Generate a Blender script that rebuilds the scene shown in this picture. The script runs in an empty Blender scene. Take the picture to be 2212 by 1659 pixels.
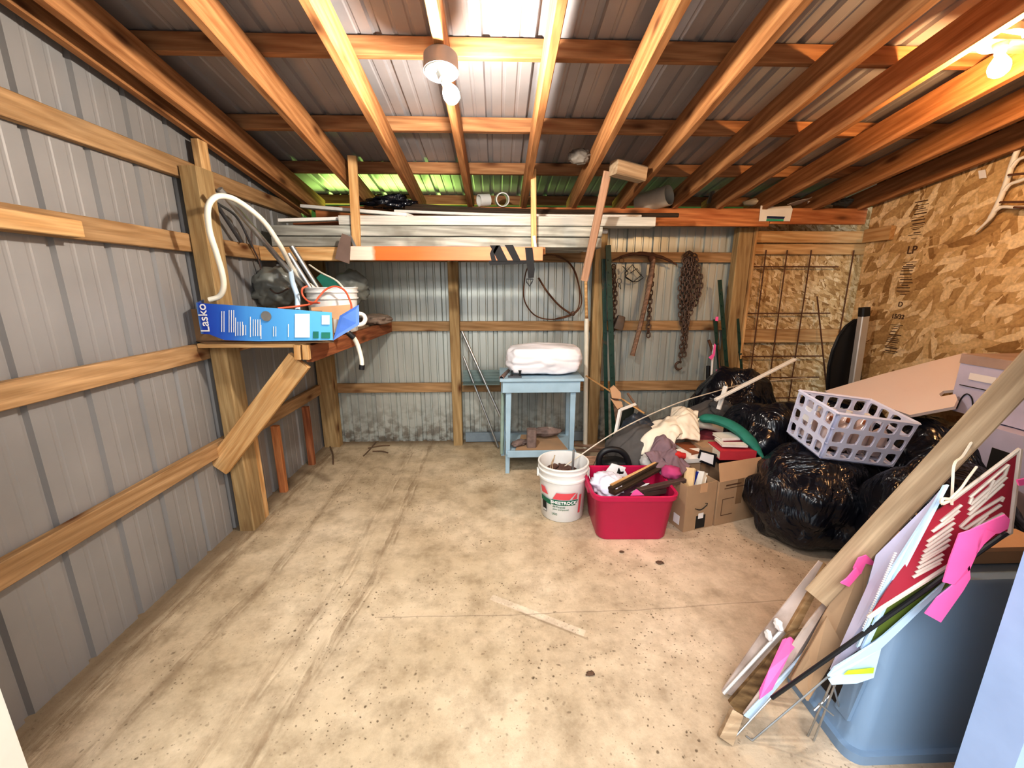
import bpy, bmesh, math, random
from mathutils import Vector, Matrix, noise, Quaternion
random.seed(7)
C = bpy.context.scene.collection
V3 = Vector
# ---------------------------------------------------------------- camera
H, FPX, PIT, YAW = 1.45, 895.2, .2326, .035
cd = bpy.data.cameras.new('camera'); cam = bpy.data.objects.new('camera', cd); C.objects.link(cam)
cam.location = (0, 0, H); cam.rotation_euler = (math.pi/2-PIT, 0, -YAW)
cd.sensor_width = 36; cd.lens = FPX/2212*36; cd.clip_start = .02
bpy.context.scene.camera = cam
def ray(x, y):
    a, b = (x-1106)/FPX, (829.5-y)/FPX
    d = V3((a, math.cos(PIT)+b*math.sin(PIT), -math.sin(PIT)+b*math.cos(PIT)))
    c, s = math.cos(YAW), math.sin(YAW)
    return V3((c*d.x+s*d.y, -s*d.x+c*d.y, d.z))
O0 = V3((0, 0, H))
def A(x, y, Y): d = ray(x, y); return O0+d*(Y/d.y)
def F(x, y, Z=0): d = ray(x, y); return O0+d*((Z-H)/d.z)
def WX(x, y, X): d = ray(x, y); return O0+d*(X/d.x)
# ---------------------------------------------------------------- materials
MATS = {}
def nt(name):
    m = bpy.data.materials.new(name); m.use_nodes = True
    t = m.node_tree; b = t.nodes['Principled BSDF']
    return m, t, b
def L(t, a, b): t.links.new(a, b)
def N(t, typ, **k):
    n = t.nodes.new(typ)
    for kk, v in k.items():
        if kk in ('operation', 'blend_type', 'feature', 'data_type', 'wave_type', 'bands_direction', 'distance', 'interpolation_type', 'noise_dimensions'): setattr(n, kk, v)
        else: n.inputs[kk].default_value = v
    return n
def ramp(t, src, stops):
    r = t.nodes.new('ShaderNodeValToRGB'); e = r.color_ramp.elements
    while len(e) < len(stops): e.new(.5)
    for i, (p, c) in enumerate(stops):
        e[i].position = p; e[i].color = (*c, 1) if len(c) == 3 else c
    L(t, src, r.inputs[0]); return r
def mathn(t, op, a, b=None, clamp=False):
    n = t.nodes.new('ShaderNodeMath'); n.operation = op; n.use_clamp = clamp
    for i, v in enumerate((a, b)):
        if v is None: continue
        if isinstance(v, (int, float)): n.inputs[i].default_value = v
        else: L(t, v, n.inputs[i])
    return n.outputs[0]
def mixc(t, fac, a, b, bt='MIX'):
    n = t.nodes.new('ShaderNodeMix'); n.data_type = 'RGBA'; n.blend_type = bt
    for i, v in ((0, fac), (6, a), (7, b)):
        if isinstance(v, tuple): n.inputs[i].default_value = (*v, 1)
        elif isinstance(v, (int, float)): n.inputs[i].default_value = v
        else: L(t, v, n.inputs[i])
    return n.outputs[2]
def coords(t, scale, offs=True, rot=(0, 0, 0)):
    tc = t.nodes.new('ShaderNodeTexCoord'); mp = t.nodes.new('ShaderNodeMapping')
    mp.inputs['Scale'].default_value = scale; mp.inputs['Rotation'].default_value = rot
    if offs:
        oi = t.nodes.new('ShaderNodeObjectInfo'); a = t.nodes.new('ShaderNodeVectorMath'); a.operation = 'ADD'
        s = t.nodes.new('ShaderNodeVectorMath'); s.operation = 'SCALE'; s.inputs['Scale'].default_value = 37.
        cx = t.nodes.new('ShaderNodeCombineXYZ')
        for i in range(3): L(t, oi.outputs['Random'], cx.inputs[i])
        L(t, cx.outputs[0], s.inputs[0]); L(t, tc.outputs['Object'], a.inputs[0]); L(t, s.outputs[0], a.inputs[1]); L(t, a.outputs[0], mp.inputs[0])
    else: L(t, tc.outputs['Object'], mp.inputs[0])
    return mp.outputs[0]
def bump(t, b, h, st=.3, d=.002):
    n = t.nodes.new('ShaderNodeBump'); n.inputs['Strength'].default_value = st; n.inputs['Distance'].default_value = d
    L(t, h, n.inputs['Height']); L(t, n.outputs[0], b.inputs['Normal'])
def wood(name, light, dark, knot=(.12, .045, .015), rough=.75, knots=True, stain=None):
    m, t, b = nt(name)
    v = coords(t, (1.3, 14, 14))
    n1 = N(t, 'ShaderNodeTexNoise', Scale=1.6, Detail=5, Distortion=1.2); L(t, v, n1.inputs['Vector'])
    w = N(t, 'ShaderNodeTexWave', wave_type='BANDS', bands_direction='DIAGONAL', Scale=1.1, Distortion=5, Detail=3); w.inputs['Detail Scale'].default_value = 1.2; L(t, v, w.inputs['Vector'])
    f = mathn(t, 'ADD', mathn(t, 'MULTIPLY', n1.outputs[0], .85), mathn(t, 'MULTIPLY', w.outputs['Fac'], .17))
    col = ramp(t, f, [(.28, dark), (.52, tuple((a+c)/2 for a, c in zip(light, dark))), (.72, light)]).outputs[0]
    vf = coords(t, (4, 110, 110)); n3 = N(t, 'ShaderNodeTexNoise', Scale=1.5, Detail=3); L(t, vf, n3.inputs['Vector'])
    col = mixc(t, .35, col, ramp(t, n3.outputs[0], [(.3, (.45, .45, .45)), (.7, (1, 1, 1))]).outputs[0], 'MULTIPLY')
    vl = coords(t, (.9, 2.5, 2.5)); n4 = N(t, 'ShaderNodeTexNoise', Scale=1.5, Detail=2); L(t, vl, n4.inputs['Vector'])
    col = mixc(t, .6, col, ramp(t, n4.outputs[0], [(.3, (.62, .6, .58)), (.7, (1.12, 1.1, 1.08))]).outputs[0], 'MULTIPLY')
    if knots:
        vk = coords(t, (3.2, 9, 9)); vo = N(t, 'ShaderNodeTexVoronoi', Scale=.8, Randomness=1.); L(t, vk, vo.inputs['Vector'])
        k = ramp(t, vo.outputs['Distance'], [(.06, (1, 1, 1)), (.15, (.35, .35, .35)), (.24, (0, 0, 0))]).outputs[0]
        col = mixc(t, k, col, knot)
    if stain:
        vs = coords(t, (2, 2, 2)); ns = N(t, 'ShaderNodeTexNoise', Scale=1.7, Detail=4); L(t, vs, ns.inputs['Vector'])
        col = mixc(t, ramp(t, ns.outputs[0], [(.5, (0, 0, 0)), (.66, (.7, .7, .7))]).outputs[0], col, stain)
    L(t, col, b.inputs['Base Color']); b.inputs['Roughness'].default_value = rough
    b.inputs['Specular IOR Level'].default_value = .25
    bump(t, b, n3.outputs[0], .25, .001)
    MATS[name] = m; return m
def plain(name, col, rough=.6, metal=0, noise_amt=.25, nscale=12, bumpst=0, dirt=None, dirtpos=(.55, .7), spec=.5, emit=None, trans=0, alpha=None, coat=0, stretch=(1, 1, 1)):
    m, t, b = nt(name)
    v = coords(t, stretch); n = N(t, 'ShaderNodeTexNoise', Scale=nscale, Detail=5); L(t, v, n.inputs['Vector'])
    c = mixc(t, noise_amt, (*col,), ramp(t, n.outputs[0], [(.3, tuple(x*.45 for x in col)), (.7, tuple(min(1, x*1.35) for x in col))]).outputs[0])
    if dirt:
        n2 = N(t, 'ShaderNodeTexNoise', Scale=nscale*.45, Detail=8); L(t, v, n2.inputs['Vector'])
        c = mixc(t, ramp(t, n2.outputs[0], [(dirtpos[0], (0, 0, 0)), (dirtpos[1], (1, 1, 1))]).outputs[0], c, dirt)
    L(t, c, b.inputs['Base Color'])
    b.inputs['Roughness'].default_value = rough; b.inputs['Metallic'].default_value = metal; b.inputs['Specular IOR Level'].default_value = spec
    b.inputs['Transmission Weight'].default_value = trans; b.inputs['Coat Weight'].default_value = coat
    if alpha is not None: b.inputs['Alpha'].default_value = alpha
    if emit: b.inputs['Emission Color'].default_value = (*emit[0], 1); b.inputs['Emission Strength'].default_value = emit[1]
    if bumpst: bump(t, b, n.outputs[0], bumpst, .004)
    MATS[name] = m; return m
W_RAFT = wood('rafter wood', (.60, .31, .135), (.33, .14, .05))
W_PURL = wood('purlin wood', (.56, .31, .15), (.32, .14, .06))
W_GIRT = wood('girt wood', (.56, .37, .20), (.34, .20, .09))
W_POST = wood('treated post wood', (.52, .38, .20), (.34, .22, .10), rough=.8)
W_PINE = wood('fresh pine', (.82, .56, .29), (.56, .31, .12))
W_RED = wood('reddish board', (.48, .20, .09), (.22, .07, .03))
W_HEAD = wood('header wood', (.74, .34, .14), (.42, .14, .05))
W_GREY = wood('weathered planks', (.62, .63, .58), (.30, .30, .27), knots=False, stain=(.20, .19, .16), rough=.85)
W_PALE = wood('pale plank', (.58, .45, .31), (.38, .27, .17), knots=False, rough=.8)
W_PINK = wood('pinkish pole', (.66, .42, .29), (.47, .28, .18), knots=False)
W_OLD = wood('old handle wood', (.42, .27, .19), (.20, .12, .08), knots=False)
W_ROT = wood('rotten brown plank', (.30, .20, .10), (.08, .045, .02), knots=False, rough=.95)
METL = plain('grey wall metal', (.31, .30, .295), .5, .15, .18, 3, spec=.3)
def back_metal():
    m, t, b = nt('back wall metal')
    v = coords(t, (3, 1, .5), False); n = N(t, 'ShaderNodeTexNoise', Scale=2, Detail=4); L(t, v, n.inputs['Vector'])
    c = ramp(t, n.outputs[0], [(.3, (.43, .46, .44)), (.7, (.56, .59, .56))]).outputs[0]
    tc = t.nodes.new('ShaderNodeTexCoord'); sp = t.nodes.new('ShaderNodeSeparateXYZ'); L(t, tc.outputs['Object'], sp.inputs[0])
    v2 = coords(t, (5, 1, 6), False); n2 = N(t, 'ShaderNodeTexNoise', Scale=3, Detail=6); L(t, v2, n2.inputs['Vector'])
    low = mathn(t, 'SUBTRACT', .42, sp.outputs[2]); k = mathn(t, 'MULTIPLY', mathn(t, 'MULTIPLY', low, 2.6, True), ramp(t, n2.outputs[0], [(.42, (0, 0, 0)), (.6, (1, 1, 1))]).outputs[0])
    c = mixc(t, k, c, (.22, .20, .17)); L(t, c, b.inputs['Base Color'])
    b.inputs['Metallic'].default_value = .35; b.inputs['Roughness'].default_value = .38; return m
METB = back_metal()
METR = plain('roof metal', (.40, .385, .40), .42, .3, .2, 4, spec=.4)
def osb():
    m, t, b = nt('osb'); outs = []
    pal = [(0, (.36, .21, .08)), (.2, (.56, .37, .17)), (.55, (.72, .52, .27)), (1, (.92, .76, .50))]
    for i, (ang, sc, so) in enumerate(((1.35, (6, 20, 1), 0), (1.75, (7, 24, 1), 3), (1.05, (6, 22, 1), 7), (.35, (8, 22, 1), 5))):
        tc = t.nodes.new('ShaderNodeTexCoord')
        mp = t.nodes.new('ShaderNodeMapping'); mp.inputs['Rotation'].default_value = (0, 0, ang); mp.inputs['Location'].default_value = (so, so, 0); L(t, tc.outputs['UV'], mp.inputs[0])
        m2 = t.nodes.new('ShaderNodeMapping'); m2.inputs['Scale'].default_value = sc; L(t, mp.outputs[0], m2.inputs[0])
        dn = N(t, 'ShaderNodeTexNoise', Scale=.8, Detail=2); L(t, m2.outputs[0], dn.inputs['Vector'])
        ad = t.nodes.new('ShaderNodeVectorMath'); ad.operation = 'ADD'; L(t, m2.outputs[0], ad.inputs[0]); L(t, dn.outputs['Color'], ad.inputs[1])
        vo = N(t, 'ShaderNodeTexVoronoi', Scale=1.0); L(t, ad.outputs[0], vo.inputs['Vector'])
        sp = t.nodes.new('ShaderNodeSeparateColor'); L(t, vo.outputs['Color'], sp.inputs[0])
        rr = ramp(t, sp.outputs[0], pal).outputs[0]
        edge = ramp(t, vo.outputs['Distance'], [(.5, (1, 1, 1)), (1., (.6, .5, .42))]).outputs[0]
        outs.append((mixc(t, .7, rr, edge, 'MULTIPLY'), sp.outputs[1]))
    col = outs[0][0]
    for i in (1, 2, 3):
        s = mathn(t, 'GREATER_THAN', outs[i][1], .52); col = mixc(t, s, col, outs[i][0])
    tc = t.nodes.new('ShaderNodeTexCoord'); n = N(t, 'ShaderNodeTexNoise', Scale=55, Detail=4); L(t, tc.outputs['UV'], n.inputs['Vector'])
    col = mixc(t, .4, col, ramp(t, n.outputs[0], [(.35, (.55, .5, .45)), (.65, (1.1, 1.1, 1.1))]).outputs[0], 'MULTIPLY')
    L(t, col, b.inputs['Base Color']); b.inputs['Roughness'].default_value = .7; b.inputs['Specular IOR Level'].default_value = .2
    return m
OSB = osb()
def concrete():
    m, t, b = nt('concrete')
    tc = t.nodes.new('ShaderNodeTexCoord'); P = tc.outputs['Object']
    sp = t.nodes.new('ShaderNodeSeparateXYZ'); L(t, P, sp.inputs[0]); X, Y = sp.outputs[0], sp.outputs[1]
    n = N(t, 'ShaderNodeTexNoise', Scale=1.6, Detail=8, Roughness=.6); L(t, P, n.inputs['Vector'])
    col = ramp(t, n.outputs[0], [(.3, (.40, .315, .205)), (.5, (.55, .455, .325)), (.68, (.65, .555, .42))]).outputs[0]
    # pinkish tint growing to the right
    kx = ramp(t, mathn(t, 'MULTIPLY', X, .8), [(.0, (0, 0, 0)), (1, (1, 1, 1))]).outputs[0]
    col = mixc(t, mathn(t, 'MULTIPLY', kx, .6), col, (.60, .48, .38))
    mp = t.nodes.new('ShaderNodeMapping'); mp.inputs['Scale'].default_value = (18, 2.2, 1); L(t, P, mp.inputs[0])
    n2 = N(t, 'ShaderNodeTexNoise', Scale=1.3, Detail=7, Roughness=.7); L(t, mp.outputs[0], n2.inputs['Vector'])
    Xd = mathn(t, 'ADD', X, mathn(t, 'MULTIPLY', mathn(t, 'MAXIMUM', mathn(t, 'SUBTRACT', 1.85, Y), 0), .17))
    def band(c, w, s=None):
        return ramp(t, mathn(t, 'ABSOLUTE', mathn(t, 'SUBTRACT', s or Xd, c)), [(0, (1, 1, 1)), (w, (0, 0, 0))]).outputs[0]
    bands = mathn(t, 'ADD', mathn(t, 'ADD', mathn(t, 'MULTIPLY', band(-.64, .06), .75), mathn(t, 'ADD', mathn(t, 'MULTIPLY', band(-.80, .07), .6), mathn(t, 'MULTIPLY', band(-1.17, .05), .7))), mathn(t, 'MULTIPLY', band(-1.50, .12, X), 1.0), True)
    st = mathn(t, 'MULTIPLY', bands, ramp(t, n2.outputs[0], [(.42, (0, 0, 0)), (.58, (1, 1, 1))]).outputs[0])
    col = mixc(t, mathn(t, 'MULTIPLY', st, .8), col, (.24, .165, .095))
    nr = N(t, 'ShaderNodeTexNoise', Scale=4, Detail=5); L(t, P, nr.inputs['Vector'])
    wob = mathn(t, 'MULTIPLY', mathn(t, 'SUBTRACT', nr.outputs[0], .5), .05)
    for cx_, w in ((-.615, .008), (-.66, .005), (-.77, .007), (-1.15, .007), (-1.20, .005)):
        a_ = mathn(t, 'ADD', mathn(t, 'SUBTRACT', Xd, cx_), wob)
        k = ramp(t, mathn(t, 'ABSOLUTE', a_), [(0, (.5, .5, .5)), (w, (0, 0, 0))]).outputs[0]
        k2 = ramp(t, mathn(t, 'ABSOLUTE', mathn(t, 'SUBTRACT', a_, w*1.3)), [(0, (.45, .45, .45)), (w, (0, 0, 0))]).outputs[0]
        g_ = ramp(t, nr.outputs[0], [(.46, (0, 0, 0)), (.6, (1, 1, 1))]).outputs[0]
        col = mixc(t, mathn(t, 'MULTIPLY', k, g_), col, (.72, .63, .47)); col = mixc(t, mathn(t, 'MULTIPLY', k2, g_), col, (.27, .19, .11))
    # pale dusty imprint of a board
    a0, a1 = F(1062, 1290), F(1262, 1368); dx_, dy_ = (a1-a0).x, (a1-a0).y; ll_ = math.hypot(dx_, dy_); dx_ /= ll_; dy_ /= ll_
    al = mathn(t, 'ADD', mathn(t, 'MULTIPLY', mathn(t, 'SUBTRACT', X, a0.x), dx_), mathn(t, 'MULTIPLY', mathn(t, 'SUBTRACT', Y, a0.y), dy_))
    pe = mathn(t, 'ADD', mathn(t, 'MULTIPLY', mathn(t, 'SUBTRACT', X, a0.x), -dy_), mathn(t, 'MULTIPLY', mathn(t, 'SUBTRACT', Y, a0.y), dx_))
    def inr(v, c_, h_, s_): return ramp(t, mathn(t, 'ABSOLUTE', mathn(t, 'SUBTRACT', v, c_)), [(h_, (1, 1, 1)), (h_+s_, (0, 0, 0))]).outputs[0]
    col = mixc(t, mathn(t, 'MULTIPLY', mathn(t, 'MULTIPLY', inr(al, ll_/2, ll_/2, .004), inr(pe, .0, .016, .004)), .75), col, (.70, .61, .49))
    col = mixc(t, mathn(t, 'MULTIPLY', mathn(t, 'MULTIPLY', inr(al, ll_*.7, ll_*.35, .004), inr(pe, -.022, .001, .007)), .5), col, (.2, .14, .09))
    # crack across
    yc = mathn(t, 'ADD', mathn(t, 'SUBTRACT', Y, 1.585), mathn(t, 'MULTIPLY', wob, .5))
    k = ramp(t, mathn(t, 'ABSOLUTE', mathn(t, 'SUBTRACT', yc, mathn(t, 'MULTIPLY', mathn(t, 'MULTIPLY', X, X), .025))), [(0, (.7, .7, .7)), (.004, (0, 0, 0))]).outputs[0]
    col = mixc(t, mathn(t, 'MULTIPLY', k, mathn(t, 'GREATER_THAN', X, -.55)), col, (.28, .22, .16))
    # specks
    for sc, th, amt in ((60, .22, .8), (26, .17, .85), (11, .10, .75), (5, .05, .7)):
        nd = N(t, 'ShaderNodeTexNoise', Scale=sc*.8, Detail=3); L(t, P, nd.inputs['Vector'])
        ad = t.nodes.new('ShaderNodeVectorMath'); ad.operation = 'ADD'; s2 = t.nodes.new('ShaderNodeVectorMath'); s2.operation = 'SCALE'; s2.inputs['Scale'].default_value = .9/sc
        L(t, nd.outputs['Color'], s2.inputs[0]); L(t, P, ad.inputs[0]); L(t, s2.outputs[0], ad.inputs[1])
        vo = N(t, 'ShaderNodeTexVoronoi', Scale=sc); L(t, ad.outputs[0], vo.inputs['Vector'])
        d = ramp(t, vo.outputs['Distance'], [(th*.5, (1, 1, 1)), (th, (0, 0, 0))]).outputs[0]
        sc_ = t.nodes.new('ShaderNodeSeparateColor'); L(t, vo.outputs['Color'], sc_.inputs[0])
        nm = N(t, 'ShaderNodeTexNoise', Scale=2.2, Detail=3); L(t, P, nm.inputs['Vector']); near = mathn(t, 'MULTIPLY', mathn(t, 'SUBTRACT', mathn(t, 'SUBTRACT', .9, mathn(t, 'ABSOLUTE', mathn(t, 'SUBTRACT', X, .25))), mathn(t, 'ABSOLUTE', mathn(t, 'SUBTRACT', Y, 1.4))), .9, True)
        g = mathn(t, 'MULTIPLY', mathn(t, 'GREATER_THAN', sc_.outputs[0], .3), mathn(t, 'MAXIMUM', near, ramp(t, nm.outputs[0], [(.42, (.12, .12, .12)), (.6, (1, 1, 1))]).outputs[0]))
        col = mixc(t, mathn(t, 'MULTIPLY', mathn(t, 'MULTIPLY', d, g), amt), col, (.10, .065, .035))
    nb = N(t, 'ShaderNodeTexNoise', Scale=7, Detail=9, Roughness=.72); L(t, P, nb.inputs['Vector'])
    col = mixc(t, .75, col, ramp(t, nb.outputs[0], [(.33, (.62, .58, .53)), (.58, (1.12, 1.12, 1.12))]).outputs[0], 'MULTIPLY')
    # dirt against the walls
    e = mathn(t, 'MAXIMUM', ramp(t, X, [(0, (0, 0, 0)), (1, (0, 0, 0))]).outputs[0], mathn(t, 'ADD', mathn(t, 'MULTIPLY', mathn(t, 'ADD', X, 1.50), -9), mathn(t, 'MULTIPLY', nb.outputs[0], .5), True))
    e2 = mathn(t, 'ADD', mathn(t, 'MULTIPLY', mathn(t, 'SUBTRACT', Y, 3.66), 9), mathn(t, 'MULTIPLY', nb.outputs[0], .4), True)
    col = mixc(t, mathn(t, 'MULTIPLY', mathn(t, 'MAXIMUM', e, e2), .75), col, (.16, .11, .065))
    L(t, col, b.inputs['Base Color']); b.inputs['Roughness'].default_value = .8; b.inputs['Specular IOR Level'].default_value = .25
    hh = mathn(t, 'ADD', nb.outputs[0], mathn(t, 'MULTIPLY', st, -.4)); bump(t, b, hh, .5, .01)
    return m
CONC = concrete()
# ---------------------------------------------------------------- mesh helpers
WM = {}
def meshdata(name, VF, mats, smooth=False, uv=None):
    V, Fc = VF[0], VF[1]
    me = bpy.data.meshes.new(name); me.from_pydata([tuple(v) for v in V], [], [tuple(f) for f in Fc])
    for m in (mats if isinstance(mats, (list, tuple)) else [mats]): me.materials.append(m)
    if len(VF) > 2 and VF[2]:
        for p, i in zip(me.polygons, VF[2]): p.material_index = i
    bm = bmesh.new(); bm.from_mesh(me); bmesh.ops.recalc_face_normals(bm, faces=bm.faces); bm.to_mesh(me); bm.free()
    if smooth:
        for p in me.polygons: p.use_smooth = True
        if smooth != 'all':
            me.set_sharp_from_angle(angle=math.radians(38 if smooth is True else smooth))
    if uv:
        l = me.uv_layers.new(name='UVMap')
        for lp in me.loops: l.data[lp.index].uv = uv(me.vertices[lp.vertex_index].co)
    me.update(); return me
def put(o, M=None, parent=None):
    M = M or Matrix()
    if parent: o.parent = parent; o.matrix_basis = WM[parent.name].inverted() @ M
    else: o.matrix_basis = M
    WM[o.name] = M.copy(); return o
def ob(name, VF, mats, parent=None, M=None, smooth=False, tag=None, uv=None, kind=None, label=None):
    o = bpy.data.objects.new(name, meshdata(name, VF, mats, smooth, uv)); C.objects.link(o); put(o, M, parent)
    if tag: settag(o, *tag)
    if kind: o['kind'] = kind
    if label: o['label'] = label
    return o
def settag(o, label, cat, group=None):
    o['label'] = label; o['category'] = cat
    if group: o['group'] = group
def thing(name, label, cat, loc, group=None, M=None):
    o = bpy.data.objects.new(name, None); C.objects.link(o); o.empty_display_size = .05
    put(o, M or Matrix.Translation(loc)); settag(o, label, cat, group); return o
def frame(p, x, up=(0, 0, 1)):
    x = V3(x).normalized(); up = V3(up)
    z = (up-x*up.dot(x))
    if z.length < 1e-4: z = V3((1, 0, 0))-x*x.x
    z.normalize(); y = z.cross(x)
    M = Matrix((x, y, z)).transposed().to_4x4(); M.translation = V3(p); return M
def cat(*parts):
    V, Fc, I = [], [], []
    for p in parts:
        n = len(V); V += [V3(v) for v in p[0]]; Fc += [tuple(i+n for i in f) for f in p[1]]
        I += (p[2] if len(p) > 2 and p[2] else [0]*len(p[1]))
    return V, Fc, I
def tr(p, M): return [M @ V3(v) for v in p[0]], p[1], (p[2] if len(p) > 2 else None)
def mi(p, i): return p[0], p[1], [i]*len(p[1])
def box(sx, sy, sz, c=(0, 0, 0)):
    x, y, z = sx/2, sy/2, sz/2; c = V3(c)
    V = [c+V3((a*x, b*y, d*z)) for a in (-1, 1) for b in (-1, 1) for d in (-1, 1)]
    return V, [(0, 1, 3, 2), (4, 6, 7, 5), (0, 4, 5, 1), (2, 3, 7, 6), (0, 2, 6, 4), (1, 5, 7, 3)]
def cbox(sx, sy, sz, r=.003, c=(0, 0, 0)):   # length along x, long edges chamfered
    y, z = sy/2, sz/2
    pr = [(-y+r, -z), (y-r, -z), (y, -z+r), (y, z-r), (y-r, z), (-y+r, z), (-y, z-r), (-y, -z+r)]
    V = [V3((s*sx/2+c[0], a+c[1], b+c[2])) for s in (-1, 1) for a, b in pr]
    return V, [(i, (i+1) % 8, 8+(i+1) % 8, 8+i) for i in range(8)]+[tuple(range(7, -1, -1)), tuple(range(8, 16))]
def prism(poly, th, z0=0):   # polygon in xy, thickness along z
    n = len(poly); V = [V3((x, y, z0)) for x, y in poly]+[V3((x, y, z0+th)) for x, y in poly]
    return V, [tuple(range(n-1, -1, -1)), tuple(range(n, 2*n))]+[(i, (i+1) % n, n+(i+1) % n, n+i) for i in range(n)]
def quad3(pts, th):          # polygon in space thickened along its normal
    pts = [V3(p) for p in pts]; n = V3((0, 0, 0))
    for i in range(len(pts)): n += (pts[i]-pts[0]).cross(pts[(i+1) % len(pts)]-pts[0])
    n.normalize(); k = len(pts)
    return pts+[p+n*th for p in pts], [tuple(range(k-1, -1, -1)), tuple(range(k, 2*k))]+[(i, (i+1) % k, k+(i+1) % k, k+i) for i in range(k)]
def smoothpath(pts, n=8, closed=False):
    pts = [V3(p) for p in pts]; out = []; m = len(pts)
    for i in range(m if closed else m-1):
        p0 = pts[(i-1) % m] if closed or i > 0 else pts[0]*2-pts[1]
        p1, p2 = pts[i], pts[(i+1) % m]
        p3 = pts[(i+2) % m] if closed or i+2 < m else p2*2-p1
        for k in range(n):
            t = k/n
            out.append(.5*((2*p1)+(p2-p0)*t+(2*p0-5*p1+4*p2-p3)*t*t+(3*p1-p0-3*p2+p3)*t**3))
    if not closed: out.append(pts[-1])
    return out
def tube(pts, r, n=8, closed=False, flat=1.):
    pts = [V3(p) for p in pts]; m = len(pts); V, Fc = [], []
    t0 = (pts[1]-pts[0]).normalized(); up = V3((0, 0, 1)) if abs(t0.z) < .9 else V3((1, 0, 0))
    a = (up-t0*up.dot(t0)).normalized()
    for i, p in enumerate(pts):
        t = (pts[(i+1) % m]-pts[i-1]) if (closed or 0 < i < m-1) else (pts[1]-pts[0] if i == 0 else pts[-1]-pts[-2])
        t.normalize(); a = (a-t*a.dot(t))
        if a.length < 1e-5: a = t.orthogonal()
        a.normalize(); b = t.cross(a); rr = r[i] if isinstance(r, (list, tuple)) else r
        for k in range(n):
            g = 2*math.pi*k/n; V.append(p+a*math.cos(g)*rr*flat+b*math.sin(g)*rr)
    for i in range(m if closed else m-1):
        j = (i+1) % m
        for k in range(n): Fc.append((i*n+k, i*n+(k+1) % n, j*n+(k+1) % n, j*n+k))
    if not closed: Fc += [tuple(range(n-1, -1, -1)), tuple((m-1)*n+k for k in range(n))]
    return V, Fc
def lathe(prof, n=32, cap=False):   # prof (r,z)
    V = [V3((r*math.cos(2*math.pi*k/n), r*math.sin(2*math.pi*k/n), z)) for r, z in prof for k in range(n)]
    Fc = [(i*n+k, i*n+(k+1) % n, (i+1)*n+(k+1) % n, (i+1)*n+k) for i in range(len(prof)-1) for k in range(n)]
    if cap: Fc += [tuple(range(n-1, -1, -1)), tuple((len(prof)-1)*n+k for k in range(n))]
    return V, Fc
def rect_loft(rings, r=.02, seg=3, capb=True, capt=False):  # rings (cx,cy,hx,hy,z[,r]) rounded rectangles
    V, Fc = [], []; n = 4*(seg+1)
    for R in rings:
        cx, cy, hx, hy, z = R[:5]; rr = min(R[5] if len(R) > 5 else r, hx*.98, hy*.98)
        for q, (sx, sy) in enumerate(((1, 1), (-1, 1), (-1, -1), (1, -1))):
            for k in range(seg+1):
                a = math.pi/2*(q+k/seg); V.append(V3((cx+sx*(hx-rr)+rr*math.cos(a), cy+sy*(hy-rr)+rr*math.sin(a), z)))
    for i in range(len(rings)-1):
        for k in range(n): Fc.append((i*n+k, i*n+(k+1) % n, (i+1)*n+(k+1) % n, (i+1)*n+k))
    if capb: Fc.append(tuple(range(n-1, -1, -1)))
    if capt: Fc.append(tuple((len(rings)-1)*n+k for k in range(n)))
    return V, Fc
def text(name, s, M, size, mat, parent, ext=.0008, sx=1., shear=0, bold=0):
    cu = bpy.data.curves.new(name, 'FONT'); cu.body = s; cu.size = size; cu.extrude = ext; cu.align_x = 'CENTER'; cu.align_y = 'CENTER'; cu.offset = bold; cu.shear = shear
    t = bpy.data.objects.new('tmp', cu); C.objects.link(t); dg = bpy.context.evaluated_depsgraph_get()
    me = bpy.data.meshes.new_from_object(t.evaluated_get(dg)); bpy.data.objects.remove(t)
    me.materials.clear(); me.materials.append(mat); me.name = name
    if sx != 1: me.transform(Matrix.Diagonal((sx, 1, 1, 1)))
    o = bpy.data.objects.new(name, me); C.objects.link(o); put(o, M, parent); return o
def plank(name, p0, p1, w, h, mat, tag=None, parent=None, up=(0, 0, 1), r=.003, kind=None):
    p0, p1 = V3(p0), V3(p1); M = frame((p0+p1)/2, p1-p0, up)
    return ob(name, cbox((p1-p0).length, w, h, r), mat, parent, M, tag=tag, kind=kind)
def local(VF, c):  # world geometry expressed about a centre
    c = V3(c); return ([V3(v)-c for v in VF[0]],)+tuple(VF[1:])
def obw(name, VF, mats, parent=None, **k):   # world geometry -> object with origin at its centre bottom
    xs = [V3(v) for v in VF[0]]; c = V3((sum(v.x for v in xs)/len(xs), sum(v.y for v in xs)/len(xs), min(v.z for v in xs)))
    return ob(name, local(VF, c), mats, parent, Matrix.Translation(c), **k)
# ---------------------------------------------------------------- shell
SL = .1514
def zr(Y): return 2.794-SL*Y       # roof sheet underside
def zb(Y): return 2.57-SL*Y       # rafter bottoms
XL, YB, XR = -1.62, 3.775, 3.0
def ribs(u0, u1, start, pitch=.2286, d=.016, w=.022, m=.003):
    pts = [(u0, 0)]; c = start
    while c < u1+.1:
        for a, dd in ((-w, 0), (-w+.008, d), (w-.008, d), (w, 0), (.068, 0), (.074, m), (.084, m), (.090, 0), (.140, 0), (.146, m), (.156, m), (.162, 0)):
            if u0 < c+a < u1: pts.append((c+a, dd))
        c += pitch
    pts.append((u1, 0)); return pts
def sheet(us, lo, hi):
    V = [lo(u, d) for u, d in us]+[hi(u, d) for u, d in us]; n = len(us)
    return V, [(i, i+1, n+i+1, n+i) for i in range(n-1)]
ob('floor', box(9, 8, .1, (1, 1.6, -.05)), CONC, kind='structure')
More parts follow.
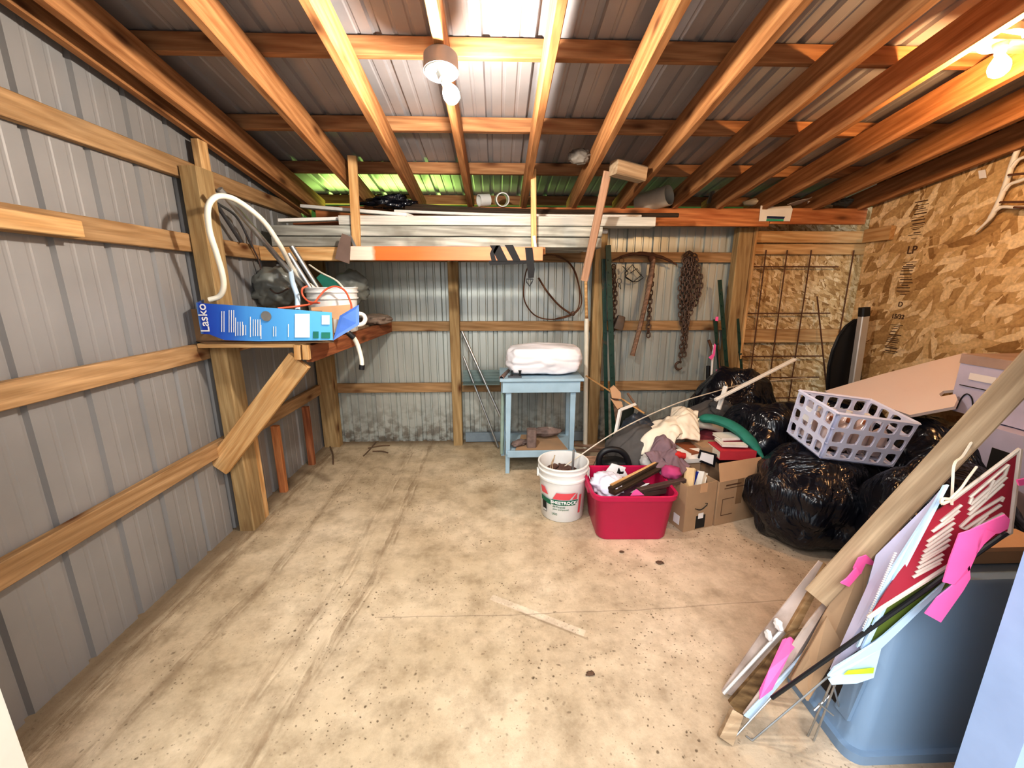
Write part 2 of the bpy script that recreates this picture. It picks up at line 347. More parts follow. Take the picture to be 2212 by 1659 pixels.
ob('wall_left', sheet(ribs(.8, YB, .725, w=.016, m=.0016), lambda u, d: V3((XL-d, u, 0)), lambda u, d: V3((XL-d, u, zr(u)))), METL, kind='structure')
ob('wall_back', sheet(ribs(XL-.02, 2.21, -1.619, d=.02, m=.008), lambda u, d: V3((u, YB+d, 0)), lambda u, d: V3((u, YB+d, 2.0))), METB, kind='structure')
ob('ceiling', sheet(ribs(XL-.1, 3.15, -1.41, w=.02, m=.004), lambda u, d: V3((u, .3, zr(.3)+d)), lambda u, d: V3((u, 4.0, zr(4.0)+d))), METR, kind='structure')
ob('wall_right', ([V3(p) for p in ((XR, .8, 0), (XR, 3.44, 0), (XR, 3.44, zr(3.44)), (XR, .8, zr(.8)), (XR+.012, .8, 0), (XR+.012, 3.44, 0), (XR+.012, 3.44, zr(3.44)), (XR+.012, .8, zr(.8)))],
    [(0, 1, 2, 3), (7, 6, 5, 4), (0, 4, 5, 1), (1, 5, 6, 2), (2, 6, 7, 3), (3, 7, 4, 0)]), OSB, kind='structure', uv=lambda c: (c.y, c.z))
ob('wall_back_panel', box(1.2, .012, 2.12, (2.80, YB-.004, 1.06)), OSB, kind='structure', uv=lambda c: (c.x*2.1+3, c.z*2.1))
ob('wall_return', box(.012, .34, 2.3, (3.41, 3.61, 1.15)), OSB, kind='structure', uv=lambda c: (c.y+7, c.z))
# front wall with the open door the camera looks through
WHITE = plain('white jamb paint', (.80, .76, .70), .5, 0, .1, 9)
WSKYCAST = plain('white jamb sky cast specked', (.40, .54, .84), .5, 0, .12, 9, dirt=(.12, .2, .38), dirtpos=(.70, .73))  # white trim with the sky's blue cast painted into its colour, plus specks
ob('wall_front_left', box(.50, .05, 2.67, (-1.42, .73, 1.335)), METL, kind='structure')
ob('wall_front_right', box(1.76, .05, 2.67, (2.12, .73, 1.335)), METL, kind='structure')
ob('wall_front_header', box(2.41, .05, .5, (.035, .73, 2.42)), METL, kind='structure')
ob('trim_1', box(.03, .10, 2.17, (-1.155, .75, 1.085)), WHITE, kind='structure')
ob('trim_2', box(.03, .10, 2.17, (1.225, .75, 1.085)), WSKYCAST, kind='structure')
GRASS = plain('grass', (.10, .30, .03), .9, 0, .5, 9)
ob('ground', box(30, 14, .1, (0, 11.3, -.15)), GRASS, kind='structure')
HED = plain('hedge leaves', (.05, .13, .015), .9, 0, .7, 5)
hz_ = ob('hedge', (lambda g: (g[0], g[1]))(([V3((-9+i*.5, 7.5+noise.noise(V3((i*.7, j*.9, 0)))*.6, -.1+j*.5+noise.noise(V3((i*.5, j, 5)))*.2)) for j in range(9) for i in range(37)], [(j*37+i, j*37+i+1, (j+1)*37+i+1, (j+1)*37+i) for j in range(8) for i in range(36)])), HED, smooth='all'); settag(hz_, 'green hedge outside behind the shed, glimpsed through the eave gap', 'hedge')
# rafters
RX = [-1.555, -1.44, -1.0, -.605, -.205, .215, .61, 1.0, 1.41, 1.77, 2.14, 2.555, 2.93]
RL = ['wooden rafter tight against the left metal wall', 'wooden rafter second from the left metal wall', 'wooden rafter with the left rack hanger nailed to its side',
 'wooden rafter next left of the one with the hanging bulb', 'wooden rafter carrying the grey round box and bulb', 'wooden rafter with the right rack hanger nailed to its end',
 'wooden rafter just left of the wooden mallet head', 'wooden rafter running down between the mallet head and the big tan duct', 'wooden rafter just right of the big tan duct',
 'wooden rafter just left of the warm bulb in the right corner', 'wooden rafter just right of the warm bulb in the right corner', 'wooden rafter second from the particle board wall', 'dark wooden rafter against the top of the particle board wall']
for x, lb in zip(RX, RL):
    y0, y1 = .32, 3.74
    plank('rafter', (x, y0, zb(y0)+.07), (x, y1, zb(y1)+.07), .038, .139, W_RAFT, (lb, 'rafter', 'roof rafters'))
PY = [.87, 1.47, 2.07, 2.67, 3.24, 3.86]
PLb = ['roof purlin over the doorway, nearest the camera', 'roof purlin overhead just in front of the hanging bulb', 'roof purlin passing just behind the hanging bulb', 'roof purlin next behind the one at the bulb', 'roof purlin just in front of the green-lit eave', 'eave purlin at the outer edge of the roof above back wall']
for y, lb in zip(PY, PLb):
    z = zb(y)+.146+.037
    plank('purlin', (-1.66, y, z), (3.02, y, z), .038, .074, W_PURL, (lb, 'purlin', 'roof purlins'))
# left wall girts
GL = [(1.982, 'highest'), (1.622, 'second highest'), (1.060, 'second lowest'), (.505, 'lowest')]
for z, w in GL:
    y1 = 3.64
    plank('wall_girt', (XL+.021, .82, z+.0445), (XL+.021, y1, z+.0445), .038, .089, W_GIRT, (f'{w} long horizontal girt board on the left metal wall', 'girt', 'girts of the left wall'))
plank('splice_board', (XL+.0605, .9, 1.655), (XL+.0605, WX(165, 480, XL+.06).y, 1.655), .038, .06, W_PINE, ('short pale board doubled on the second highest left wall girt', 'board'))
# left post, its stud above and trim behind
plank('wooden_post', (-1.531, 2.365, 0), (-1.531, 2.365, 2.03), .09, .13, W_POST, ('thick treated post standing near the middle of the left wall', 'post'), up=(0, 1, 0), r=.006)
plank('short_stud', (-1.560, 2.47, 1.9), (-1.560, 2.47, zb(2.47)-.004), .038, .075, W_PINE, ('short pale stud rising above the left wall post to the rafter', 'stud'), up=(0, 1, 0))
plank('wall_stud', (-1.52, 2.462, 0), (-1.52, 2.462, .56), .05, .05, W_PINE, ('pale stud fixed to the back of the left wall post foot', 'stud'), up=(0, 1, 0))
plank('wall_stud', (-1.555, 2.80, 0), (-1.555, 2.80, .50), .05, .036, W_HEAD, ('short reddish stud under the lowest girt, nearer of two beyond the post', 'stud'), up=(0, 1, 0))
plank('wall_stud', (-1.555, 3.27, 0), (-1.555, 3.27, .50), .05, .036, W_RED, ('short reddish stud under the lowest girt, nearer the back corner', 'stud'), up=(0, 1, 0))
# back wall posts
plank('wooden_post', (-1.535, 3.69, 0), (-1.535, 3.69, 1.93), .14, .09, W_POST, ('treated post in the back left corner', 'post'), up=(0, 1, 0), r=.005)
plank('wooden_post', (-.375, 3.69, 0), (-.375, 3.69, 1.93), .085, .09, W_POST, ('treated post in the back wall left of the blue bench', 'post'), up=(0, 1, 0), r=.005)
plank('wooden_post', (.885, 3.69, 0), (.885, 3.69, 1.93), .10, .09, W_POST, ('treated post in the back wall behind the green fence posts', 'post'), up=(0, 1, 0), r=.005)
plank('wooden_post', (2.12, 3.69, 0), (2.12, 3.69, 1.93), .125, .09, W_POST, ('broad treated post where metal wall meets particle board', 'post'), up=(0, 1, 0), r=.005)
plank('trim_board', (2.195, 3.675, 0), (2.195, 3.675, 1.93), .02, .11, W_PINE, ('thin pale trim board down the right face of the broad back post', 'trim'), up=(0, 1, 0))
for z, w in ((1.693, 'top'), (1.098, 'middle'), (.535, 'bottom')):
    plank('wall_girt', (XL+.02, YB-.021, z), (2.18, YB-.021, z), .038, .085, W_GIRT, (f'{w} horizontal girt board on the back metal wall', 'girt', 'girts of the back wall'))
plank('header_beam', (-1.40, 3.50, 1.985), (2.06+.14, 3.50, 1.985), .04, .135, W_HEAD, ('long orange-brown header beam under the rafters at the back', 'beam'))
plank('header_beam', (2.205, 3.50, 1.998), (XR-.003, 3.50, 1.998), .04, .12, W_HEAD, ('short header beam above the particle board niche', 'beam'))
for x in (-1.535, -.375, .885, 2.12):
    pass
plank('nailing_board', (2.21, 3.69, 1.86), (3.40, 3.69, 1.86), .038, .095, W_PINE, ('upper pale horizontal board on the back particle board', 'board'))
plank('nailing_board', (2.21, 3.735, 1.765), (3.40, 3.735, 1.765), .038, .09, W_PINE, ('lower pale horizontal board on the back particle board', 'board'))
plank('nailing_board', (XR-.02, 3.20, 1.84), (XR-.02, 3.435, 1.84), .036, .10, W_PINE, ('short pale board fixed on the right particle board wall', 'board'))
plank('nailing_board', (2.21, 3.735, 1.0), (3.40, 3.735, 1.0), .038, .12, W_PINE, ('low pale cross board on the back particle board behind rusty mesh', 'board'))
plank('bottom_board', (-.31, 3.735, .05), (.83, 3.735, .05), .036, .09, plain('slate board', (.22, .27, .31), .7), ('slate grey skirt board along the floor behind the bench', 'board'))
# ---------------------------------------------------------------- bulbs
def emis(name, c, s):
    m, t, b = nt(name); b.inputs['Base Color'].default_value = (0.9, .9, .85, 1); b.inputs['Emission Color'].default_value = (*c, 1); b.inputs['Emission Strength'].default_value = s; return m
PORC = plain('white porcelain', (.85, .84, .78), .3, 0, .05)
GBOX = plain('grey junction box', (.27, .24, .23), .6, 0, .1)
DARKS = plain('dark socket', (.05, .05, .05), .5)
def fixture(label, c, n, bulbcol, power, boxm, rplate, bulb_off):
    M = frame(c, V3(n).orthogonal(), -V3(n))      # local +z = up away from bulb
    t = thing('bulb_fixture', label, 'light', c, M=M)
    if boxm: jb = ob('junction_box', lathe([(0, .062), (.058, .062), (.064, .055), (.065, 0), (.060, 0), (.060, .05)], 40), boxm, t, M, True)
    r = rplate
    ob('socket_plate', lathe([(0, .002), (r*.3, .004), (r*.82, .004), (r*.9, -.004), (r*.97, -.004), (r, .008), (r, .02), (0, .02)], 40), PORC, t, M, True)
    d = (V3(bulb_off)).normalized(); Mb = frame(V3(c)+V3(n).normalized()*.0, d.orthogonal(), d)
    sk = ob('socket', lathe([(.021, -.004), (.021, .03), (.016, .034), (.016, .045), (0, .045)], 24), PORC if not boxm else DARKS, t, Mb, True)
    if boxm:
        for s in (-1, 1): ob('lead_wire', tube(smoothpath([(s*.02, 0, -.003), (s*.03, .01, -.014), (s*.034, 0, -.02), (s*.026, -.006, -.008)], 5), .0022, 6), DARKS, jb, M, True)
    b = ob('light_bulb', lathe([(.013, .040), (.014, .055), (.022, .070), (.029, .084), (.031, .098), (.027, .115), (.016, .126), (0, .129)], 24), emis('glow', bulbcol, power), sk, Mb, 'all')
    return t
nrm = (0, -SL, -1)
c1 = V3((-.205, 1.80, zb(1.8)-.064))
BW = 60
fixture('bare glowing bulb under a grey round box on a rafter', c1, nrm, (1, .94, .84), 1500, GBOX, .062, A(969, 192, 1.78)-c1)
c2 = A(2162, 88, 1.72)
fixture('warm glowing bulb on a white porcelain holder at right', c2, (-.1, -.2, -1), (1, .60, .28), 800, None, .062, A(2158, 150, 1.70)-c2)
plank('mounting_block', (1.79, c2.y+.02, zb(c2.y)+.03), (2.12, c2.y+.02, zb(c2.y)+.03), .09, .035, W_RED, ('brown cross block between rafters holding the warm bulb', 'block'))
# ---------------------------------------------------------------- lights and look
w = bpy.data.worlds.new('sky'); bpy.context.scene.world = w; w.use_nodes = True
bgn = w.node_tree.nodes['Background']; bgn.inputs[0].default_value = (.80, .90, 1, 1); bgn.inputs[1].default_value = 1.1
def area(name, loc, to, sx, sy, p, c):
    l = bpy.data.lights.new(name, 'AREA'); l.shape = 'RECTANGLE'; l.size = sx; l.size_y = sy; l.energy = p; l.color = c
    o = bpy.data.objects.new(name, l); C.objects.link(o); d = V3(to)-V3(loc); o.location = loc; o.rotation_euler = d.to_track_quat('-Z', 'Y').to_euler(); return o
area('doorway daylight', (.1, -1.5, 3.0), (.3, 2.4, 0), 3.2, 1.8, 125, (1, .97, .93))
area('eave daylight', (-1.1, 4.35, 1.55), (-1.1, 3.6, 2.4), 1.2, .5, 32, (.62, 1, .25))
s = bpy.context.scene; s.view_settings.view_transform = 'Standard'; s.view_settings.look = 'None'; s.view_settings.exposure = .42; s.view_settings.gamma = .84
s.cycles.max_bounces = 6; s.cycles.use_denoising = True
# ================================================================ helpers for things
def ico(sub):
    bm = bmesh.new(); bmesh.ops.create_icosphere(bm, subdivisions=sub, radius=1); V = [v.co.copy() for v in bm.verts]; Fc = [tuple(v.index for v in f.verts) for f in bm.faces]; bm.free(); return V, Fc
ICO = {k: ico(k) for k in (2, 3, 4, 5)}
def blob(c, r, seed=0, amp=.12, freq=2., ridge=.0, sub=4, floor=None, rot=0, box_=0., tilt=0):
    V, Fc = ICO[sub]; out = []; c = V3(c); R = Matrix.Rotation(rot, 3, 'Z') @ Matrix.Rotation(tilt, 3, 'Y'); o = V3((seed*7.3, seed*3.1, seed*5.7))
    for v in V:
        u = v.copy()
        if box_:
            m = max(abs(u.x), abs(u.y), abs(u.z)); u = u.lerp(u/m, box_)
        n = noise.noise(v*freq+o)*amp + noise.noise(v*freq*2.3+o)*amp*.5
        if ridge:
            w_ = v+V3((noise.noise(v*1.5+o), noise.noise(v*1.5-o), 0))*.35; n += (abs(noise.noise(w_*freq*1.1+o*1.3))-.25)*ridge*.9 + (abs(noise.noise(w_*freq*2.4-o))-.25)*ridge*.35+(abs(noise.noise(w_*freq*5-o))-.25)*ridge*.08
        u = u*(1+n); p = R @ V3((u.x*r[0], u.y*r[1], u.z*r[2]))+c
        if floor is not None and p.z < floor+.004: p.z = floor+.004+random.random()*.001
        out.append(p)
    return out, Fc
def patch(c00, c10, c11, c01, nu, nv, amp, freq, seed, th=.004, sag=0):
    V = []; o = V3((seed, seed*2.1, seed*.7)); P = [V3(p) for p in (c00, c10, c11, c01)]
    nrm_ = (P[1]-P[0]).cross(P[3]-P[0]).normalized()
    for j in range(nv+1):
        for i in range(nu+1):
            u, v = i/nu, j/nv; p = (P[0]*(1-u)+P[1]*u)*(1-v)+(P[3]*(1-u)+P[2]*u)*v
            p = p+nrm_*((noise.noise(p*freq+o)+.5*abs(noise.noise(p*freq*2.5+o)))*amp)-V3((0, 0, sag*math.sin(math.pi*u)*math.sin(math.pi*v)))
            V.append(p)
    n = len(V); V = V+[p-nrm_*th for p in V]; w = nu+1; Fc = []
    for j in range(nv):
        for i in range(nu):
            a = j*w+i; Fc += [(a, a+1, a+w+1, a+w), (n+a, n+a+w, n+a+w+1, n+a+1)]
    bd = [(i, i+1) for i in range(nu)]+[(nv*w+i+1, nv*w+i) for i in range(nu)]+[((j+1)*w, j*w) for j in range(nv)]+[(j*w+nu, (j+1)*w+nu) for j in range(nv)]
    Fc += [(a, n+a, n+b, b) for a, b in bd]
    return V, Fc
def onplane(px, py, P):
    n = (P[1]-P[0]).cross(P[2]-P[0]); d = ray(px, py); return O0+d*(n.dot(P[0]-O0)/n.dot(d))
def RZ(c, a): return Matrix.Translation(V3(c)) @ Matrix.Rotation(a, 4, 'Z')
# materials
BAG = plain('black plastic bag', (.005, .006, .012), .22, 0, .2, 6, spec=.6); 
_t = BAG.node_tree; _b = _t.nodes['Principled BSDF']; _v = coords(_t, (4, 4, 2)); _n = N(_t, 'ShaderNodeTexNoise', Scale=1.3, Detail=3.5, Distortion=1.8, Roughness=.5); L(_t, _v, _n.inputs['Vector']); _r = mathn(_t, 'ABSOLUTE', mathn(_t, 'SUBTRACT', _n.outputs[0], .5)); bump(_t, _b, _r, 1., .045)
BWHITE = plain('white bucket plastic', (.80, .80, .78), .4, 0, .2, 6, dirt=(.5, .45, .38), dirtpos=(.62, .8))
BLUEP = plain('pale blue bench paint', (.36, .50, .60), .55, 0, .2, 7, dirt=(.25, .26, .24), dirtpos=(.66, .76))
CARD = plain('cardboard', (.42, .28, .17), .8, 0, .15, 8)
CARDL = plain('pale cardboard', (.58, .36, .21), .8, 0, .12, 8)
CARDD = plain('dark cardboard inside', (.24, .14, .07), .85, 0, .2, 8)
RED = plain('crimson tote plastic', (.50, .012, .085), .35, 0, .12, 5, dirt=(.75, .35, .42), dirtpos=(.70, .82))
BLACK = plain('black plastic', (.012, .012, .014), .45, 0, .2)
DGREY = plain('dark grey fabric', (.095, .088, .085), .85, 0, .3, 14, bumpst=.3)
CREAM = plain('cream cloth', (.78, .70, .58), .9, 0, .12, 9, bumpst=.3)
MAUVE = plain('mauve cloth', (.22, .145, .165), .92, 0, .2, 16, bumpst=.4)
GREENC = plain('green cloth', (.02, .20, .15), .7, 0, .35, 18)
PINK = plain('hot pink ribbon', (1., .16, .45), .5, 0, .08, 14)
STEEL = plain('galvanised steel', (.45, .46, .46), .35, .8, .25, 20)
DSTEEL = plain('dark wire', (.12, .12, .13), .5, .6, .3, 20)
RUST = plain('rusty iron', (.16, .075, .04), .85, .25, .5, 25, bumpst=.3)
RUSTD = plain('brown chain iron', (.15, .095, .07), .6, .5, .5, 30)
GRNPOST = plain('dark green post paint', (.012, .05, .035), .5, 0, .35, 15, dirt=(.12, .06, .03), dirtpos=(.62, .72))
WPLAS = plain('white plastic', (.80, .78, .75), .4, 0, .12, 8)
WTRIM = plain('white trim', (.82, .80, .76), .5, 0, .12, 8, dirt=(.4, .34, .27), dirtpos=(.68, .8))
WCRATE = plain('white crate plastic', (.72, .74, .92), .35, 0, .08)
WPOLY = plain('white poly wrap', (.78, .76, .80), .35, 0, .15, 6, bumpst=.2)
PAPER = plain('white paper', (.82, .80, .80), .8, 0, .08, 5)
PAGES = plain('book pages', (.78, .70, .58), .9, 0, .15, 40)
INK = plain('black ink', (.015, .013, .012), .7)
INKB = plain('brown ink', (.10, .045, .02), .8)
LAV = plain('lavender sign plastic', (.56, .54, .70), .5, 0, .12, 12, dirt=(.25, .22, .3), dirtpos=(.7, .76))
PALEB = plain('pale blue plastic', (.55, .72, .90), .45, 0, .1, 8)
TOTE = plain('grey blue tote plastic', (.22, .32, .45), .45, 0, .1, 3)
SIGNR = plain('dark red sign', (.36, .02, .045), .5, 0, .2, 8)
SIGNW = plain('sign white lettering', (.74, .66, .58), .6, 0, .15, 12)
BROWNP = plain('dark brown moulding', (.055, .035, .022), .45, 0, .3, 10, stretch=(1, 8, 8))
BPLUM = plain('plum brown tube', (.10, .065, .055), .45, 0, .3, 10)
TANP = plain('tan cloth bundle', (.25, .19, .15), .9, 0, .4, 15, bumpst=.4)
GPLAS = plain('grey plastic film', (.22, .23, .21), .3, 0, .3, 8, bumpst=.3)
HOSE = plain('off-white hose', (.78, .74, .64), .45, 0, .12)
DUCT = plain('tan duct', (.66, .60, .50), .55, 0, .25, 8)
LIME = plain('lime green print', (.55, .72, .04), .5)
GLEAF = plain('olive green plastic', (.10, .14, .02), .6, 0, .5, 9)
CLEAR = plain('cloudy bottle plastic', (.58, .47, .46), .2, 0, .1, 5, spec=.6)
MELA = plain('pinkish white board', (.76, .65, .61), .4, 0, .05, 3)
ORC = plain('orange cord', (.75, .14, .07), .5)
# ================================================================ corner shelf on the left
sh = thing('corner_shelf', 'timber shelf in the back left corner held by a diagonal brace', 'shelf', (-1.3, 2.3, 1.15))
def child_plank(name, p0, p1, w, h, mat, parent, up=(0, 0, 1), r=.003):
    return plank(name, p0, p1, w, h, mat, None, parent, up, r)
child_plank('front_rail', (-1.575, 2.25, 1.143), (-1.015, 2.25, 1.143), .06, .024, W_PINE, sh)
ob('shelf_panel', box(.44, 1.35, .016, (-1.25, 2.955, 1.139)), W_PALE, sh)
child_plank('side_rail', A(668, 764, 2.245), (-.955, 3.73, 1.098), .038, .092, W_RED, sh)
child_plank('brace', A(472, 1008, 2.26), A(648, 778, 2.25), .125, .036, W_PINE, sh, up=(0, 1, 0))
for px in (643, 661): child_plank('corner_block', A(px, 745, 2.205), A(px+2, 776, 2.205), .034, .03, W_PINE, sh, up=(0, 1, 0))
ZS = 1.156
# blue fan box
def fanblue():
    m, t, b = nt('blue printed card'); tc = t.nodes.new('ShaderNodeTexCoord'); sp = t.nodes.new('ShaderNodeSeparateXYZ'); L(t, tc.outputs['Object'], sp.inputs[0])
    r = ramp(t, mathn(t, 'ADD', mathn(t, 'MULTIPLY', sp.outputs[0], 1.5), .5), [(0, (.02, .07, .30)), (.14, (.10, .22, .48)), (.16, (.01, .05, .42)), (.36, (.03, .14, .55)), (.5, (.08, .32, .72)), (1, (.14, .48, .80))])
    L(t, r.outputs[0], b.inputs['Base Color']); b.inputs['Roughness'].default_value = .35; return m
FB = fanblue(); FBD = plain('blue flap card', (.06, .15, .45), .4, 0, .4, 9)
PYF = 2.19; c = A(575, 736, PYF); c.z = ZS
fb = thing('cardboard_box', 'long blue printed fan carton lying open on the corner shelf', 'box', c)
def panel(name, pts, th, mat, parent): return obw(name, quad3(pts, th), mat, parent)
FPn = obw('front_panel', quad3([A(x, y, PYF) for x, y in ((423, 654), (570, 664), (716, 675), (719, 735), (560, 737), (486, 735), (462, 726), (452, 722), (434, 721))], .004), FB, fb)
zt = A(423, 654, PYF).z
panel('end_panel', [A(423, 654, PYF), A(434, 721, PYF), A(446, 716, 2.29), A(438, 647, 2.29)], .004, FBD, fb)
panel('back_panel', [(A(450, 652, 2.44).x, 2.285, ZS+.004), (A(719, 700, 2.4).x, 2.40, ZS+.004), (A(719, 700, 2.4).x, 2.42, ZS+.155), (A(450, 652, 2.44).x, 2.285, ZS+.175)], .004, CARDD, fb)
panel('bottom_panel', [(A(434, 721, PYF).x, 2.20, ZS+.003), (A(719, 735, PYF).x, 2.20, ZS+.003), (A(719, 700, 2.4).x, 2.40, ZS+.003), (A(450, 652, 2.44).x, 2.285, ZS+.003)], .003, CARDD, fb)
panel('side_flap', [A(719, 736, PYF), A(776, 701, 2.25), A(775, 658, 2.27), A(734, 682, 2.21)], .003, FBD, fb)
panel('top_flap', [A(672, 664, 2.40), A(757, 658, 2.42), A(757, 690, 2.42), A(675, 690, 2.40)], .003, CARDL, fb)
Mf = Matrix.Translation(A(440, 687, PYF-.004)) @ Matrix.Rotation(math.pi/2, 4, 'X') @ Matrix.Rotation(math.pi/2, 4, 'Z')
text('brand_lettering', 'Lasko', Mf, .062, WPLAS, FPn, bold=.0006)
def pxrect(name, x0, y0, x1, y1, Y, mat, parent, th=.001):
    return obw(name, quad3([A(x0, y0, Y), A(x1, y0, Y), A(x1, y1, Y), A(x0, y1, Y)], th), mat, parent)
pxrect('paper_label', 637, 678, 669, 729, PYF-.004, PAPER, FPn); pxrect('barcode_label', 695, 681, 712, 701, PYF-.004, PAPER, FPn)
pxrect('green_mark', 676, 716, 688, 731, PYF-.004, GREENC, FPn); pxrect('green_mark', 694, 718, 713, 731, PYF-.004, GREENC, FPn)
obw('round_emblem', tr(lathe([(0, 0), (.026, 0), (.026, .001), (0, .001)], 24), Matrix.Translation(A(575, 683, PYF-.004)) @ Matrix.Rotation(math.pi/2, 4, 'X')), STEEL, FPn)
pl = []
for x0, y0, n_, ln in ((478, 672, 2, 45), (494, 670, 3, 48), (508, 686, 1, 40), (513, 695, 3, 30), (525, 702, 2, 22), (540, 684, 1, 44), (546, 690, 4, 36), (563, 702, 1, 30), (590, 705, 2, 22), (622, 700, 1, 28)):
    for k in range(n_):
        x = x0+k*5; a, b2 = A(x, y0, PYF-.004), A(x, y0+ln, PYF-.004); q = V3((.0038, 0, 0)); pl.append(quad3([a, a+q, b2+q, b2], .0008))
    obw('fine_print', cat(*pl), WPLAS, FPn); pl = []
# things on the shelf
def pail(name, label, c, rt, rb, h, filled=None):
    t = thing(name, label, 'bucket', c)
    M = Matrix.Translation(c)
    ob('body', lathe([(0, .0), (rb-.006, 0), (rb, .006), (rt-.008, h*.74), (rt+.002, h*.745), (rt+.002, h*.775), (rt-.006, h*.78), (rt-.004, h*.88), (rt+.004, h*.885), (rt+.004, h*.905), (rt-.003, h*.91), (rt, h*.97), (rt+.005, h*.98), (rt+.004, h), (rt-.005, h), (rt-.008, h*.95), (rb-.004, .01), (0, .008)], 56), BWHITE, t, M, 50)
    return t, M
bc = A(718, 640, 2.80); bc.z = ZS
pail('bucket', 'white ribbed bucket of tubes behind the blue carton', bc, .158, .14, .285)
def tubething(name, pxs, r, mat, label, cate, n=10, seg=6, group=None, closed=False):
    pts = [V3(p) if isinstance(p, Vector) else A(*p) for p in pxs]
    pts = [WX(q[0], q[1], -1.56) if (p.x < -1.56 and not isinstance(q, Vector)) else p for p, q in zip(pts, pxs)]
    return obw(name, tube(smoothpath(pts, seg, closed) if len(pts) > 2 else pts, r, n, closed), mat, smooth=True, tag=(label, cate, group))
tubething('metal_pipe', [(474, 408, 2.26), (664, 632, 2.80)], .015, STEEL, 'long bright metal pipe standing in the shelf bucket, topmost of the pipes', 'pipe')
tubething('metal_pipe', [(630, 532, 2.76), (690, 628, 2.82)], .016, STEEL, 'shorter metal pipe in the shelf bucket with open upper end', 'pipe')
tubething('metal_pipe', [(623, 547, 2.70), (674, 628, 2.74)], .015, STEEL, 'metal pipe just left of the short open pipe in the shelf bucket', 'pipe')
tubething('hose', [(700, 640, 2.78), (640, 590, 2.72), (605, 530, 2.5), (569, 478, 2.4), (520, 438, 2.28), (486, 424, 2.2), (462, 428, 2.14), (449, 452, 2.12), (453, 500, 2.14), (467, 545, 2.17), (480, 590, 2.2), (483, 620, 2.22), (474, 640, 2.23), (452, 648, 2.22)], .0135, HOSE, 'thick off-white hose looping up beside the left post above the blue carton', 'hose', 12)
tubething('thin_rod', [(466, 437, 3.0), (512, 470, 3.2), (545, 534, 3.4)], .007, DSTEEL, 'dark thin rod leaning in the corner, behind the white hose', 'rod')
tubething('thin_rod', [(467, 440, 3.1), (520, 522, 3.3)], .011, DSTEEL, 'short thick dark rod beneath the curved rods in the corner', 'rod')
tubething('wire', [(543, 490, 3.3), (545, 530, 3.2), (558, 560, 3.1), (572, 605, 2.9), (595, 633, 2.75), (624, 623, 2.65)], .005, BPLUM, 'brown wire hanging down the corner into the grey plastic', 'wire')
tubething('hose', [(626, 575, 2.72), (632, 610, 2.6), (642, 640, 2.55), (643, 670, 2.5)], .015, PALEB, 'short grey-blue hose standing between grey plastic and bucket', 'hose')
obw('plastic_bag', blob(A(600, 622, 2.95), (.15, .14, .14), 3, .2, 2, .3, 4), GPLAS, smooth='all', tag=('crumpled grey plastic bag in the corner left of the shelf bucket', 'bag'))
obw('plastic_bag', blob(A(757, 622, 3.25), (.13, .12, .12), 5, .2, 2, .3, 4), GPLAS, smooth='all', tag=('crumpled grey plastic bag behind the right side of the shelf bucket', 'bag'))
obw('seat_pad', quad3([A(x, y, 2.98) for x, y in ((692, 592), (720, 604), (735, 622), (700, 622), (683, 600))], .02), GREENC, tag=('small dark green panel with cream rim above the shelf bucket', 'panel'))
tubething('curved_strip', [(668, 572, 2.9), (692, 588, 2.85), (725, 605, 2.8), (742, 622, 2.78)], .006, HOSE, 'thin cream strip arching into the shelf bucket', 'strip')
tubething('extension_cord', [(600, 666, 2.35), (640, 662, 2.40), (676, 655, 2.5), (690, 640, 2.58), (706, 624, 2.60), (726, 619, 2.60), (745, 628, 2.58), (757, 652, 2.5), (760, 668, 2.4)], .0055, ORC, 'thin orange-red cord looping over the shelf bucket and blue carton', 'cord')
tubething('extension_cord', [(690, 654, 2.44), (668, 652, 2.48), (654, 638, 2.5), (653, 624, 2.5), (664, 618, 2.52)], .0055, ORC, 'small orange-red cord loop left of the shelf bucket', 'cord')
tubething('pvc_elbow', [(770, 703, 2.5), (784, 699, 2.55), (789, 689, 2.6), (784, 680, 2.62), (772, 677, 2.62)], .013, WPLAS, 'grey-white bent pipe end poking out beside the blue carton', 'pipe')
hc = A(772, 750, 2.42)
hz = thing('hose_end', 'white hose end with black tips hanging over the shelf rail', 'hose', hc)
obw('hose', tube(smoothpath([A(762, 726, 2.40), A(772, 744, 2.42), A(780, 772, 2.43), A(782, 790, 2.43)], 6), .013, 10), HOSE, hz, smooth=True)
obw('black_tip', tube([A(752, 719, 2.39), A(765, 730, 2.40)], .016, 10), BLACK, hz, smooth=True)
obw('black_tip', tube([A(782, 788, 2.43), A(781, 798, 2.43)], .0165, 10), BLACK, hz, smooth=True)
obw('cloth_rag', blob(A(812, 690, 3.45), (.12, .13, .045), 8, .25, 2, .3, 4, rot=.5), TANP, smooth='all', tag=('brown dusty rag at the far right end of the corner shelf', 'rag'))
